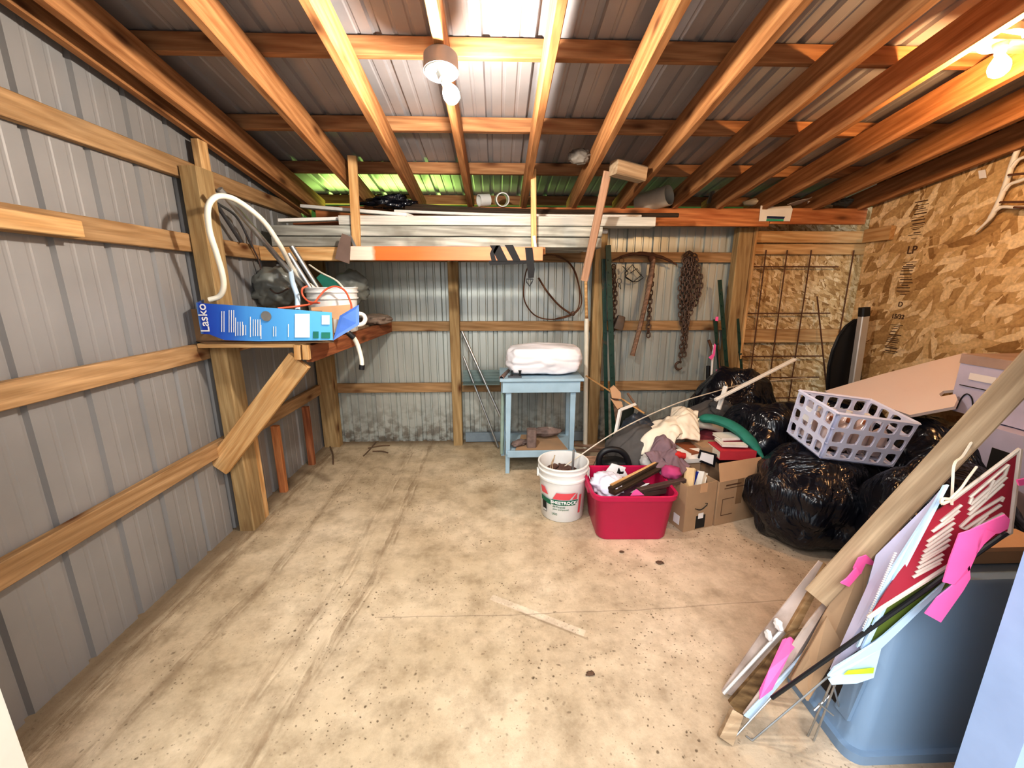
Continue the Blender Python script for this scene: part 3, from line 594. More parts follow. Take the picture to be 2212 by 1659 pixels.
# ================================================================ hanging rack with planks
def beam_or():
    m, t, b = nt('painted beam'); tc = t.nodes.new('ShaderNodeTexCoord'); sp = t.nodes.new('ShaderNodeSeparateXYZ'); L(t, tc.outputs['Object'], sp.inputs[0])
    n = N(t, 'ShaderNodeTexNoise', Scale=9, Detail=3); L(t, tc.outputs['Object'], n.inputs['Vector'])
    x = mathn(t, 'ADD', mathn(t, 'ADD', sp.outputs[0], .625), mathn(t, 'MULTIPLY', mathn(t, 'SUBTRACT', n.outputs[0], .5), .06))
    r = ramp(t, mathn(t, 'DIVIDE', x, 1.25), [(0, (.72, .60, .50)), (.105, (.78, .66, .56)), (.125, (.84, .17, .03)), (.33, (.84, .17, .035)), (.55, (.78, .24, .11)), (.85, (.76, .36, .20)), (1, (.72, .30, .15))])
    v = coords(t, (1.2, 16, 16)); n2 = N(t, 'ShaderNodeTexNoise', Scale=2, Detail=4); L(t, v, n2.inputs['Vector'])
    L(t, mixc(t, .35, r.outputs[0], ramp(t, n2.outputs[0], [(.35, (.6, .6, .6)), (.6, (1, 1, 1))]).outputs[0], 'MULTIPLY'), b.inputs['Base Color']); b.inputs['Roughness'].default_value = .6; return m
pA, pB = A(757, 548, 2.90), A(1172, 548, 2.90)
z0 = (pA.z+pB.z)/2; pA.z = pB.z = z0
plank('rack_beam', pA, pB, .036, .088, beam_or(), ('rack front beam sprayed bright orange with a white end', 'beam'))
pC = A(566, 550, 2.945); plank('rack_beam', (-1.575, 2.955, z0), (-.975, 2.955, z0), .034, .088, W_PINE, ('plain pale beam joining the orange beam to the left wall', 'beam'))
for xx, pxt, pyt, lb, wd in ((-.975, 761, 337, 'pale upright hanger at the left end of the plank rack', .055), (.262, 1152, 366, 'pale upright hanger at the right end of the plank rack', .036)):
    tp = A(pxt, pyt, 2.945); hg = thing('rack_hanger', lb, 'hanger', (tp.x, 2.945, z0-.02))
    xb = A(768 if xx < 0 else 1153, 540, 2.945).x
    Y_ = 2.945 if xx > 0 else 2.9
    child_plank('upright', (xb, 2.945+(.03 if xx < 0 else 0), z0+.046), (tp.x, 2.945, tp.z), wd, .03, W_PINE, hg, up=(0, 1, 0))
    obw('metal_strap', quad3([V3((xb-.012-(.02 if xx < 0 else 0), 2.918, z0+.115)), V3((xb+.006-(.02 if xx < 0 else 0), 2.918, z0+.12)), V3((xb+.02, 2.918, z0+.035)), V3((xb+.004, 2.918, z0+.035))], .002), STEEL, hg)
for xx in (-.93, .31): plank('cross_beam', (xx, 2.92, z0+.022), (xx, 3.73, z0+.022), .036, .045, W_RAFT, (('rack cross arm under the left end of the planks' if xx < 0 else 'rack cross arm under the right end of the planks'), 'beam'))
zp = z0+.046
hs = .071
for k, (x0, x1, mat, lb) in enumerate(((590, 1298, W_GREY, 'weathered grey plank at the bottom of the rack stack, front one'), (588, 1299, W_GREY, 'weathered grey plank lying on the bottom front plank'))):
    a, b2 = A(x0, 520, 3.0), A(x1, 520, 3.0); plank('scaffold_plank', (a.x, 3.10, zp+hs*(k+.5)), (b2.x, 3.10, zp+hs*(k+.5)), .24, hs-.006, mat, (lb, 'plank', 'weathered planks on the rack'), r=.004)
for k, lb in enumerate(('weathered grey plank at the bottom of the rack stack, rear one', 'weathered grey plank lying on the bottom rear plank')):
    plank('scaffold_plank', (-1.2, 3.35, zp+hs*(k+.5)), (.66, 3.35, zp+hs*(k+.5)), .22, hs-.003, W_GREY, (lb, 'plank', 'weathered planks on the rack'), r=.004)
a, b2 = A(734, 480, 3.0), A(1414, 480, 3.0)
W_WASH = wood('whitewashed board', (.78, .77, .72), (.60, .59, .54), knots=False, rough=.8)
plank('long_board', (a.x, 3.04, zp+hs*2.5-.004), (b2.x, 3.04, zp+hs*2.5-.004), .12, .060, W_WASH, ('long whitewashed board on top of the weathered planks', 'board'))
zt2 = zp+hs*2+.064
plank('white_trim', A(659, 447, 3.24), A(886, 466, 3.02), .10, .022, WTRIM, ('white trim board lying slanted on the rack at the left, topmost', 'trim'))
plank('white_trim', A(604, 477, 3.02), A(838, 470, 3.10), .06, .022, WTRIM, ('white trim board under the slanted one at the left of the rack', 'trim'))
plank('red_board', A(640, 483, 3.22), A(735, 484, 3.22), .1, .03, W_RED, ('short dark red board tucked under white trim on the rack', 'board'))
for dy, x0, y0, x1, y1, r_, m_, lb in ((3.20, 852, 456, 1385, 467, .011, WTRIM, 'long thin white strip lying on the rack'), (3.26, 876, 449, 1465, 465, .016, BROWNP, 'long dark brown moulding on the rack, front one'), (3.31, 880, 444, 1300, 458, .018, BROWNP, 'long dark brown moulding on the rack, rear one'), (3.14, 1290, 500, 1312, 500, .015, WPLAS, 'short white pipe end sticking out right of the weathered planks')):
    pts = [A(x0, y0, dy), A((x0*2+x1)/3, y0+(y1-y0)*.62, dy), A((x0+x1*2)/3, y0+(y1-y0)*.93, dy), A(x1, y1, dy)]
    obw('long_strip', tube(smoothpath(pts, 5), r_, 8), m_, smooth=True, tag=(lb, 'strip'))
obw('black_sheeting', blob(A(845, 438, 3.33), (.18, .12, .045), 12, .4, 2.4, .5, 4), BAG, smooth='all', tag=('crumpled black sheeting on the rack by the left hanger', 'sheeting'))
obw('plastic_board', quad3([A(566, 446, 3.45), A(612, 472, 3.45), A(584, 492, 3.45), A(571, 486, 3.45)], .01), WTRIM, tag=('white panel end in the top left back corner', 'panel'))
obw('metal_wedge', quad3([A(x, y, 2.868) for x, y in ((739, 504), (757, 511), (754, 570), (723, 559), (731, 527))], .012), plain('brown painted metal', (.20, .135, .11), .6, .2, .2), tag=('brown tapered metal blade hanging over the rack beam', 'blade'))
# straps
sp_ = A(1110, 545, 2.87); st = thing('tie_down_strap', 'black webbing strap wrapped around the right end of the orange beam', 'strap', sp_)
WEB = plain('black webbing', (.018, .018, .02), .8, 0, .2, 30)
for pts in (((1058, 530), (1080, 530), (1097, 564), (1076, 564)), ((1062, 564), (1058, 548), (1066, 530), (1078, 531), (1068, 549), (1072, 564)), ((1090, 529), (1108, 529), (1125, 564), (1109, 564)), ((1134, 535), (1150, 535), (1155, 582), (1153, 600), (1141, 601), (1139, 580))):
    obw('webbing', quad3([A(x, y, 2.878) for x, y in pts][::-1], .003), WEB, st)
obw('webbing', quad3([A(x, y, 2.885) for x, y in ((1056, 564), (1155, 562), (1152, 569), (1058, 573))][::-1], .006), WEB, st)
obw('steel_ring', tube([A(1137, 603, 2.875), A(1152, 603, 2.875), A(1149, 610, 2.875), A(1144, 618, 2.875), A(1138, 610, 2.875)], .004, 6, True), BLACK, st)
# cable coil
cc = A(1195, 620, 3.68); co = thing('cable_coil', 'loop of brown stiff cable hanging on the back wall above the bench', 'cable', cc)
obw('loop', tube(smoothpath([A(x, y, 3.69) for x, y in ((1201, 552), (1233, 573), (1250, 615), (1256, 655), (1238, 679), (1195, 690), (1157, 682), (1134, 652), (1132, 615), (1140, 578), (1165, 555))], 6, True), .0055, 6, True), RUST, co, smooth=True)
obw('loop', tube(smoothpath([A(x, y, 3.70) for x, y in ((1201, 553), (1230, 568), (1247, 600), (1252, 650), (1240, 676), (1200, 689))], 6), .0055, 6), RUST, co, smooth=True)
obw('cable_end', tube(smoothpath([A(x, y, 3.67) for x, y in ((1163, 600), (1182, 630), (1208, 660), (1236, 680))], 6), .008, 6), RUST, co, smooth=True)
obw('clamp', blob(A(1238, 677, 3.67), (.02, .015, .022), 1, .2, 2, 0, 2), RUSTD, co)
# mallet
LOGG = plain('dusty grey', (.25, .22, .19), .9, 0, .5, 14)
mc = A(1355, 371, 2.76); ml = thing('long_handled_mallet', 'wooden block head mallet hooked between rafters with long pinkish handle hanging down', 'mallet', mc)
child_plank('head', A(1325, 362, 2.72), A(1388, 378, 2.80), .085, .085, W_PALE, ml, r=.008)
child_plank('handle', A(1313, 370, 2.76), A(1262, 606, 2.93), .05, .03, W_PINK, ml, up=(0, 1, 0), r=.006)
obw('mallet_block', blob(A(1252, 338, 2.86), (.07, .05, .045), 4, .2, 2.5, .3, 4), LOGG, smooth='all', tag=('small grey lump resting on the purlin left of the mallet head', 'bundle'))
bp = A(1266, 600, 3.52); br = thing('broom_pole', 'thin cream pole standing against the back wall beside the post', 'pole', F(1272, 985))
obw('upper_pole', tube([A(1264, 560, 3.56), A(1267, 690, 3.56)], .014, 10), W_PINE, br, smooth=True)
obw('lower_sleeve', tube([A(1267, 688, 3.56), (A(1270, 830, 3.54).x, 3.54, .004)], .021, 10), HOSE, br, smooth=True)
# items on header
def opencyl(name, p0, p1, r, th, mat, tag_, inner=None):
    p0, p1 = V3(p0), V3(p1); Lh = (p1-p0).length; M = frame(p0, (p1-p0).orthogonal(), p1-p0)
    return ob(name, lathe([(r-th, 0), (r, 0), (r, Lh), (r-th, Lh), (r-th, 0)], 36), mat, None, M, 40, tag_)
_d0 = A(1446, 421, 3.40); opencyl('duct_pipe', _d0, _d0+V3((-.17, .20, -.035)), .076, .004, DUCT, ('large tan duct pipe lying on the header between rafters', 'pipe'))
opencyl('pipe_coupling', A(1086, 431, 3.44), A(1082, 432, 3.58), .052, .008, WPLAS, ('white pipe coupling on the header, open end facing out', 'pipe'))
opencyl('pipe_coupling', A(1034, 433, 3.46), A(1056, 432, 3.50), .045, .006, WPLAS, ('white pipe piece lying sideways on the header, left of the coupling', 'pipe'))
cs = thing('printed_carton', 'white printed carton sheet draped over the front of the header beam', 'carton', A(1672, 478, 3.47))
obw('sheet', quad3([A(x, y, 3.474) for x, y in ((1643, 444), (1675, 447), (1708, 444), (1712, 452), (1706, 478), (1639, 478))][::-1], .003), WTRIM, cs)
obw('printed_strip', quad3([A(x, y, 3.470) for x, y in ((1657, 467), (1696, 468), (1693, 473), (1656, 472))][::-1], .001), plain('navy print', (.01, .02, .08), .5), cs)
obw('printed_strip', quad3([A(x, y, 3.470) for x, y in ((1656, 472.5), (1693, 473.5), (1692, 478), (1655, 477.5))][::-1], .001), plain('green print', (.03, .35, .22), .5), cs)
obw('paper_bundle', cat(patch(A(1700, 441, 3.5), A(1760, 424, 3.5), A(1768, 430, 3.62), A(1712, 444, 3.62), 10, 6, .01, 20, 3), patch(A(1745, 436, 3.52), A(1778, 428, 3.5), A(1774, 444, 3.52), A(1742, 444, 3.6), 8, 6, .012, 22, 5)), PAPER, smooth=True, tag=('crumpled white papers on the header right of the carton sheet', 'papers'))
obw('grey_bundle', blob(A(1632, 438, 3.62), (.10, .08, .03), 14, .2, 2, .2, 3), DUCT, smooth='all', tag=('grey flat bundle on the header behind the carton sheet', 'bundle'))
obw('grey_sheet', patch(A(1528, 440, 3.52), A(1535, 414, 3.52), A(1560, 405, 3.68), A(1548, 438, 3.68), 8, 8, .01, 9, 2), GPLAS, smooth=True, tag=('grey curved sheet standing on the header right of the big duct', 'sheet'))
obw('plastic_bundle', blob(A(1835, 437, 3.60), (.13, .07, .03), 15, .4, 3, .5, 4), GPLAS, smooth='all', tag=('dirty plastic bundle at the right end of the header', 'bundle'))
# ================================================================ back wall tools
def tpost(label, pt, pb, w=.045):
    d = (pb-pt); M = frame((pt+pb)/2, d, (0, 1, 0)); Lh = d.length
    return ob('fence_post', cat(cbox(Lh, w, .006, .001, (0, 0, -.012)), cbox(Lh, .006, .028, .001, (0, 0, .004)), *[box(.012, .014, .012, (-Lh/2+.12+k*.1, 0, -.018)) for k in range(int(Lh/.1)-1)]), GRNPOST, None, M, tag=(label, 'fence post'))
tpost('dark green metal fence post standing against the back post, right one', A(1313, 530, 3.60), V3((1.055, 3.50, .003)))
tpost('dark green metal fence post standing beside it, left one', A(1303, 560, 3.63), V3((1.0, 3.56, .003)), .035)
def chain(name, paths, mat, tag_, Ln=.050, w=.033, r=.0062, extra=None):
    parts = []
    for path in paths:
        pts = smoothpath([V3(p) for p in path], 10) if len(path) > 2 else [V3(p) for p in path]
        # resample
        ds = [0]
        for i in range(1, len(pts)): ds.append(ds[-1]+(pts[i]-pts[i-1]).length)
        n = int(ds[-1]/(Ln*.74)); j = 0
        for k in range(n):
            s = (k+.5)*ds[-1]/n
            while ds[j+1] < s: j += 1
            p = pts[j].lerp(pts[j+1], (s-ds[j])/(ds[j+1]-ds[j])); d = pts[j+1]-pts[j]
            M = frame(p, d, (0, 1, .2)) @ Matrix.Rotation((math.pi/2)*(k % 2)+.5+random.uniform(-.25, .25), 4, 'X')
            loop = [V3(((Ln/2-w/2)*(1 if math.cos(a) > 0 else -1)+w/2*math.cos(a), w/2*math.sin(a), 0)) for a in [2*math.pi*(q+.5)/8 for q in range(8)]]
            parts.append(tr(tube(loop, r, 5, True), M))
    if extra: parts += extra
    return obw(name, cat(*parts), mat, smooth=True, tag=tag_)
YC = 3.715
def hook(c, s=.035):
    pts = [V3((math.cos(a)*s, 0, math.sin(a)*s)) for a in [math.pi*.35+k*math.pi*1.5/12 for k in range(13)]]
    return tr(tube(pts, [.011]*9+[.010, .008, .006, .004], 7), Matrix.Translation(c))
P_ = lambda x, y, d=0: A(x, y, YC-d)
chain('chain', [[P_(1490, 556, .02), P_(1489, 620, .03), P_(1482, 690, .03), P_(1473, 740, .03), P_(1469, 780, .02)],
 [P_(1497, 558), P_(1508, 600), P_(1508, 640), P_(1498, 660), P_(1490, 640), P_(1492, 580), P_(1490, 556)],
 [P_(1486, 556), P_(1476, 600), P_(1474, 650), P_(1476, 700), P_(1482, 690), P_(1486, 640), P_(1488, 575)],
 [P_(1493, 556, .02), P_(1500, 610, .02), P_(1496, 660, .02), P_(1484, 700, .02), P_(1480, 745), P_(1478, 770)],
 [P_(1484, 560, .02), P_(1479, 620, .02), P_(1478, 660, .02), P_(1484, 640, .02), P_(1494, 590, .02), P_(1500, 570, .02)],
 [P_(1478, 553, .01), P_(1490, 545, .02), P_(1504, 556, .01)], [P_(1502, 556, .01), P_(1512, 590, .01), P_(1514, 620, .01), P_(1506, 640, .01), P_(1500, 600, .01), P_(1496, 565, .01)],
 [P_(1480, 558, .01), P_(1472, 600, .01), P_(1469, 640, .01), P_(1471, 690, .01), P_(1477, 720, .01)], [P_(1488, 640, .01), P_(1484, 700, .01), P_(1476, 760, .01)]], RUSTD,
 ('thick rusty bundle of chain with a hook hanging on the back wall girt', 'chain'), extra=[hook(A(1467, 790, YC))])
chain('chain', [[P_(1325, 572), P_(1329, 640), P_(1325, 700), P_(1319, 760)], [P_(1322, 575, .02), P_(1322, 640, .02), P_(1320, 720, .02)]], RUSTD, ('rusty chain hanging beside the green fence posts', 'chain'))
chain('chain', [[P_(1409, 590), P_(1405, 640), P_(1402, 690), P_(1400, 728)]], RUSTD, ('single rusty chain hanging just right of the pickaxe handle', 'chain'))
pk = thing('pickaxe', 'old pickaxe hanging on the back wall with long wooden handle', 'pickaxe', P_(1408, 560))
def taper(pts, rs, fl=.5): return tube(smoothpath(pts, 6), [rs[min(len(rs)-1, int(i*len(rs)/(len(pts)*6-5)))] for i in range((len(pts)-1)*6+1)], 8, flat=fl)
obw('head', cat(taper([P_(1324, 562, .03), P_(1350, 552, .04), P_(1380, 548, .05), P_(1408, 551, .05), P_(1435, 558, .05), P_(1462, 572, .04)], [.013, .020, .027, .036, .036, .029, .022, .012]), blob(P_(1408, 556, .05), (.032, .03, .042), 6, .1, 2, 0, 3)), RUST, pk, smooth=True)
obw('handle', tube(smoothpath([P_(1411, 560, .05), P_(1402, 620, .06), P_(1385, 695, .06), P_(1366, 768, .06)], 6), [.028]*6+[.025]*12+[.029], 10, flat=.8), W_OLD, pk, smooth=True)
def px_ring(cx, cy, rpx, n=14): return [P_(cx+rpx*math.cos(2*math.pi*k/n), cy+rpx*math.sin(2*math.pi*k/n)) for k in range(n)]
tp = thing('animal_trap', 'small black wire trap hanging from the girt left of the pickaxe', 'trap', P_(1370, 600))
obw('jaw', tube([P_(x, y) for x, y in ((1350, 590), (1366, 572), (1382, 592), (1390, 600), (1378, 608), (1367, 640-31), (1352, 600))], .004, 6, True), BLACK, tp)
obw('frame_wire', tube([P_(x, y, .01) for x, y in ((1345, 575), (1357, 588), (1352, 598), (1368, 609), (1386, 594), (1376, 580), (1362, 590))], .004, 6), BLACK, tp)
sp2 = thing('spring_hook', 'thin rusty spring with a ring and snap hanging beside the trap', 'spring', P_(1338, 600))
obw('ring', tube(px_ring(1343, 563, 5), .0025, 6, True), RUST, sp2); obw('ring', tube(px_ring(1338, 607, 5), .003, 6, True), DSTEEL, sp2)
obw('spring', tube([P_(1336+2.5*math.cos(k*1.2), 580+k*.35) for k in range(60)], .0012, 4), STEEL, sp2)
obw('snap', tube([P_(x, y) for x, y in ((1338, 611), (1336, 618), (1341, 625), (1339, 614))], .004, 6), BLACK, sp2)
cb = thing('iron_bell', 'flat old grey metal bell hanging on the wall below the trap', 'bell', P_(1338, 700))
obw('shell', tr(rect_loft([(0, 0, .045, .03, -.06), (0, 0, .040, .026, 0), (0, 0, .034, .02, .055), (0, 0, .028, .014, .062)], .01, 3, True, True), frame(P_(1338, 697, .03), (1, 0, -.28), (.28, 0, 1))), plain('tarnished bell metal', (.17, .14, .12), .6, .4, .4), cb, smooth=True)
obw('hanging_wire', tube([P_(1340, 672), P_(1338, 612)], .0015, 5), STEEL, cb)
# rods right of the chain
tpost('dark metal fence post leaning on the broad back post', A(1553, 605, 3.62), F(1582, 960)+V3((0, 0, .003)), .035)
tpost('short dark fence post leaning left of the broad back post', A(1543, 690, 3.66), F(1568, 962)+V3((0, 0, .003)), .03)
tpost('dark green fence post leaning against particle board niche', A(1592, 688, 3.66), F(1612, 960)+V3((0, 0, .003)), .025)
tubething('thin_rod', [(1549, 690, 3.67), (1560, 900, 3.5)], .007, RUST, 'reddish thin rod leaning with a pink tag on its top', 'rod')
tubething('thin_rod', [(1541, 745, 3.60), (1531, 900, 3.5)], .010, WPLAS, 'white thin stake tied with pink ribbon by the back wall', 'stake')
tubething('thin_rod', [(1530, 790, 3.66), (1527, 930, 3.6)], .018, BLACK, 'short black rod pair standing left of the white stake', 'rod')
obw('marker_ribbon', quad3([A(x, y, 3.55) for x, y in ((1543, 742), (1547, 745), (1544, 768), (1537, 778), (1531, 772), (1540, 764))], .003), PINK, tag=('pink ribbon tied on the white stake near the back wall', 'ribbon'))
obw('marker_ribbon', quad3([A(x, y, 3.55) for x, y in ((1546, 684), (1552, 684), (1551, 694), (1545, 693))], .003), PINK, tag=('small pink tag on top of the reddish rod', 'ribbon'))
obw('marker_ribbon', quad3([A(x, y, 3.5) for x, y in ((1547, 798), (1553, 799), (1552, 805), (1546, 804))], .003), PINK, tag=('small pink tag low on the rods at the back wall', 'ribbon'))
tubething('hand_tool', [(1531, 735, 3.6), (1537, 752, 3.6), (1540, 770, 3.6)], .013, RUST, 'small rusty tool head above the white stake', 'tool')
# mesh panel
ms = thing('wire_mesh_panel', 'rusty reinforcing mesh panel leaning in the particle board niche', 'mesh', (2.8, 3.66, 0.02))
xs = [A(px, 543, 3.69).x for px in (1657, 1703, 1755)]; dx = (xs[2]-xs[0])/2; xs = [xs[0]-dx*.95]+xs+[xs[2]+dx*1.9]
zs = [A(1700, y, 3.69).z for y in (576, 677, 770)]; dz = (zs[0]-zs[2])/2; zs = zs+[zs[2]-.2, zs[2]-dz, zs[2]-dz*1.5]
for x in xs: obw('upright_wire', tube([(x+.02, 3.712, .01), (x, 3.705, A(1657, 540, 3.7).z)], .006, 6), RUST, ms)
for z in zs:
    if z > .02: obw('cross_wire', tube([(xs[0]-.02, 3.70, z), (xs[-1]-.12, 3.70, z)], .006, 6), RUST, ms)
tubething('thin_rod', [(1765, 640, 3.66), (1792, 900, 3.5)], .006, RUST, 'rusty thin rod leaning diagonally across the mesh', 'rod')
# black disc, downspout
dc = A(1830, 850, 3.25); dk = thing('plastic_shell', 'black rounded plastic panel standing in the right back corner', 'panel', (dc.x, 3.25, .01))
pp = [A(x, y, 3.25) for x, y in ((1859, 688), (1846, 692), (1828, 705), (1812, 727), (1799, 757), (1791, 790), (1788, 825), (1788, 860), (1792, 900), (1800, 930), (1850, 930), (1856, 800))]
obw('face', quad3(pp, .025), BLACK, dk); obw('rim', tube(pp, .014, 6, True), BLACK, dk)
dp = thing('square_downspout', 'tall silver square tube with black cap leaning on the particle board', 'tube', (A(1860, 900, 3.1).x, 3.1, 0.01))
child_plank('tube', A(1866, 682, 3.18), V3((A(1856, 880, 3.1).x-.03, 3.12, .006)), .062, .05, plain('brushed silver', (.62, .60, .58), .4, .4, .1), dp, up=(0, 1, 0), r=.006)
child_plank('black_cap', A(1867.5, 664, 3.18), A(1866, 683, 3.18), .067, .055, BLACK, dp, up=(0, 1, 0), r=.01)
# ================================================================ right wall rack, stamp, tag
rk = thing('wall_rack', 'white plastic branching rack with dark pegs on the particle board wall', 'rack', WX(2160, 440, 2.97))
sp3 = [WX(x, y, 2.955) for x, y in ((2225, 262), (2206, 305), (2188, 350), (2172, 400), (2156, 440), (2138, 472), (2108, 501))]
obw('spine', tube(smoothpath(sp3, 6), [.014]*30+[.011, .009, .008, .007, .006, .005, .004], 10), WTRIM, rk, smooth=True)
for q in (((2186, 362), (2200, 345), (2225, 335)), ((2170, 412), (2182, 398), (2205, 390), (2225, 380)), ((2150, 455), (2165, 447), (2195, 448), (2225, 470-24))):
    obw('branch', tube(smoothpath([WX(x, y, 2.95) for x, y in q], 5), [.011]*5+[.009]*20, 8), WTRIM, rk, smooth=True)
for q in (((2200, 315), (2225, 316)), ((2178, 378), (2225, 374)), ((2160, 437), (2225, 436)), ((2190, 448), (2225, 449))):
    obw('peg', tube([WX(x, y, 2.92) for x, y in q], .006, 6), RUST, rk)
wr = bpy.data.objects['wall_right']
yc = WX(1972, 532, 2.997).y; parts = []; z = 2.03
while z > .95:
    if not (1.62 < z < 1.78) and not (1.17 < z < 1.38):
        w_ = random.choice((.05, .09, .10, .10)); parts.append(box(.001, w_, random.choice((.003, .005, .007)), (2.9965, yc+(random.random()-.5)*.02, z)))
    z -= random.choice((.012, .014, .018, .024))
ob('printed_stamp', cat(*parts), INKB, wr)
def walltext(s, z, size, dy=0):
    text('printed_lettering', s, Matrix.Translation((2.996, yc+dy, z)) @ Matrix.Rotation(-math.pi/2, 4, 'Z') @ Matrix.Rotation(math.pi/2, 4, 'X'), size, INKB, wr, bold=.001)
walltext('LP', 1.70, .075); walltext('D', 1.315, .05); walltext('15/32', 1.225, .045)
obw('paper_tag', quad3([WX(x, y, 2.99) for x, y in ((2113, 369), (2128, 366), (2131, 384), (2115, 386))], .002), PAPER, tag=('tiny white tag stuck high on the particle board wall', 'tag'))
# ================================================================ blue bench
bn = thing('workbench', 'small pale blue painted bench against the back wall', 'bench', (.33, 3.25, 0))
bx0, bx1, by0, by1, bz = .015, .645, 3.0, 3.46, .775
child_plank('top', (bx0, (by0+by1)/2, bz-.011), (bx1, (by0+by1)/2, bz-.011), by1-by0, .022, BLUEP, bn)
child_plank('apron', (bx0+.02, by0+.025, bz-.066), (bx1-.025, by0+.025, bz-.066), .02, .088, BLUEP, bn)
child_plank('apron', (bx0+.02, by1-.02, bz-.066), (bx1-.02, by1-.02, bz-.066), .02, .088, BLUEP, bn)
for x in (bx0+.03, bx1-.035): child_plank('side_apron', (x, by0+.03, bz-.066), (x, by1-.03, bz-.066), .02, .08, BLUEP, bn)
for x, y in ((.082, by0+.055), (.572, by0+.055), (.05, by1-.05), (.60, by1-.05)):
    ob('leg', rect_loft([(x-(.012 if x < .3 else -.004), y, .016, .016, 0), (x, y, .022, .022, bz-.025)], .002, 1, True, True), BLUEP, bn)
child_plank('lower_shelf', (.06, 3.24, .175), (.61, 3.24, .175), .44, .018, BLUEP, bn)
child_plank('shelf_rail', (.07, by0+.02, .172), (.60, by0+.02, .172), .018, .055, BLUEP, bn)
obw('wrapped_roll', blob(A(1175, 774, 3.22), (.305, .16, .118), 2, .05, 1.3, .16, 5, box_=.45), WPOLY, smooth='all', tag=('white plastic-wrapped roll lying on the blue bench', 'roll'))
opencyl('iron_pipe', A(1083, 817, 3.02), A(1102, 799, 3.42), .018, .004, plain('brown pipe', (.24, .17, .15), .6, .2, .3), ('brown pipe lying on the bench with its open end toward the room', 'pipe'))
cl = thing('metal_clamp', 'small metal clamp with upright bolts on the front left of the bench', 'clamp', A(1112, 812, 3.05))
k0 = A(1112, 808, 3.06); k0.z = bz
obw('base', cat(box(.10, .035, .012, k0+V3((0, 0, .007))), box(.07, .02, .016, k0+V3((.0, .03, .009)))), DSTEEL, cl)
clb = cl.children[0]
for dx in (-.02, .035, .043): obw('bolt', cat(tube([k0+V3((dx, 0, .012)), k0+V3((dx, 0, .052))], .004, 6), tube([k0+V3((dx, 0, .048)), k0+V3((dx, 0, .054))], .008, 6)), BLACK, clb)
# under the bench
obw('cardboard_sheet', quad3([V3((.13, 3.04, .186)), V3((.55, 3.05, .186)), V3((.50, 3.38, .186)), V3((.2, 3.4, .186))], .006), CARD, tag=('flat piece of cardboard on the lower shelf of the bench', 'cardboard'))
LOG = plain('mottled bark', (.22, .16, .14), .9, 0, .6, 22, bumpst=.5, dirt=(.5, .45, .4), dirtpos=(.6, .7))
obw('wood_block', tr(cbox(.15, .075, .06, .008), frame(V3((.265, 3.12, .268)), (0, 0, 1), (0, 1, 0))), LOG, tag=('grey mottled block standing upright under the bench', 'block'))
obw('wood_chunk', blob((.17, 3.15, .215), (.075, .04, .026), 3, .25, 2, .2, 4, rot=.6), LOG, smooth='all', tag=('mottled wood chunk lying left of the upright block under the bench', 'wood chunk'))
obw('wood_chunk', blob((.40, 3.30, .25), (.13, .04, .04), 5, .2, 2, .2, 4), LOG, smooth='all', tag=('long mottled log lying behind the upright block under the bench', 'wood chunk'))
tubething('green_pole', [(1086, 850, 3.30), V3((.03, 3.40, .02))], .016, plain('pale green pole', (.42, .56, .50), .5), 'pale green pole standing at the left back leg of the bench', 'pole')
tubething('metal_pipe', [(998, 716, 3.66), V3((.02, 3.52, .32))], .012, STEEL, 'galvanised pipe leaning diagonally left of the bench, upper one', 'pipe')
tubething('metal_pipe', [(1001, 770, 3.66), V3((.0, 3.54, .02))], .010, STEEL, 'galvanised pipe leaning diagonally left of the bench, lower one', 'pipe')
obw('metal_tray', cat(box(.33, .12, .006, A(1040, 828, 3.62)), box(.33, .006, .11, A(1040, 812, 3.68)), *[box(.33, .004, .004, A(1040, 805+k*6, 3.674)) for k in range(4)]), plain('grey green metal', (.20, .26, .25), .5, .3), tag=('grey green metal tray standing on the girt left of the bench', 'tray'))
# ================================================================ joint compound bucket
bc = V3((.415, 2.455, .0)); bk, Mb = pail('bucket', 'white joint compound bucket full of brown scraps on the floor', bc, .158, .137, .365)
def wrap(parts_or_obj, c, zc, r0, sl=.07, ang0=0):
    me = parts_or_obj.data if hasattr(parts_or_obj, 'data') else parts_or_obj
    for v in me.vertices:
        z = v.co.y+zc; r = r0+sl*z+.0012+v.co.z; a = v.co.x/(r0+.01)+ang0
        v.co = V3((math.sin(a)*r, -math.cos(a)*r, z))
    me.update()
bkb = [o_ for o_ in bk.children if o_.name.startswith('body')][0]
def decal(name, poly, zc, mat, ang0, parent=bkb, c=bc, seg=14):
    xs = [p[0] for p in poly]; x0, x1 = min(xs), max(xs); bm = bmesh.new()
    vs = [bm.verts.new((x, y, 0)) for x, y in poly]; bm.faces.new(vs)
    for k in range(1, seg):
        xx = x0+(x1-x0)*k/seg; bmesh.ops.bisect_plane(bm, geom=bm.verts[:]+bm.edges[:]+bm.faces[:], plane_co=(xx, 0, 0), plane_no=(1, 0, 0))
    me = bpy.data.meshes.new(name); bm.to_mesh(me); bm.free(); me.materials.append(mat)
    o = bpy.data.objects.new(name, me); C.objects.link(o); put(o, Matrix.Translation(c), parent); wrap(o, c, zc, .1375, .075, ang0); return o
BAND = plain('green band print', (.01, .14, .075), .5, 0, .1); REDP = plain('faded red print', (.68, .10, .12), .5, 0, .1)
AG = -.10
decal('red_stripe', [(-.070, 0), (.035, 0), (.075, .045), (-.045, .045)], .165, REDP, AG)
decal('red_stripe', [(.050, 0), (.085, 0), (.085, .045)], .165, REDP, AG)
decal('red_stripe', [(-.155, .005), (-.10, .005), (-.128, .05), (-.165, .05)], .18, REDP, AG)
decal('green_band', [(-.078, 0), (.075, 0), (.095, .035), (-.078, .035)], .125, BAND, AG)
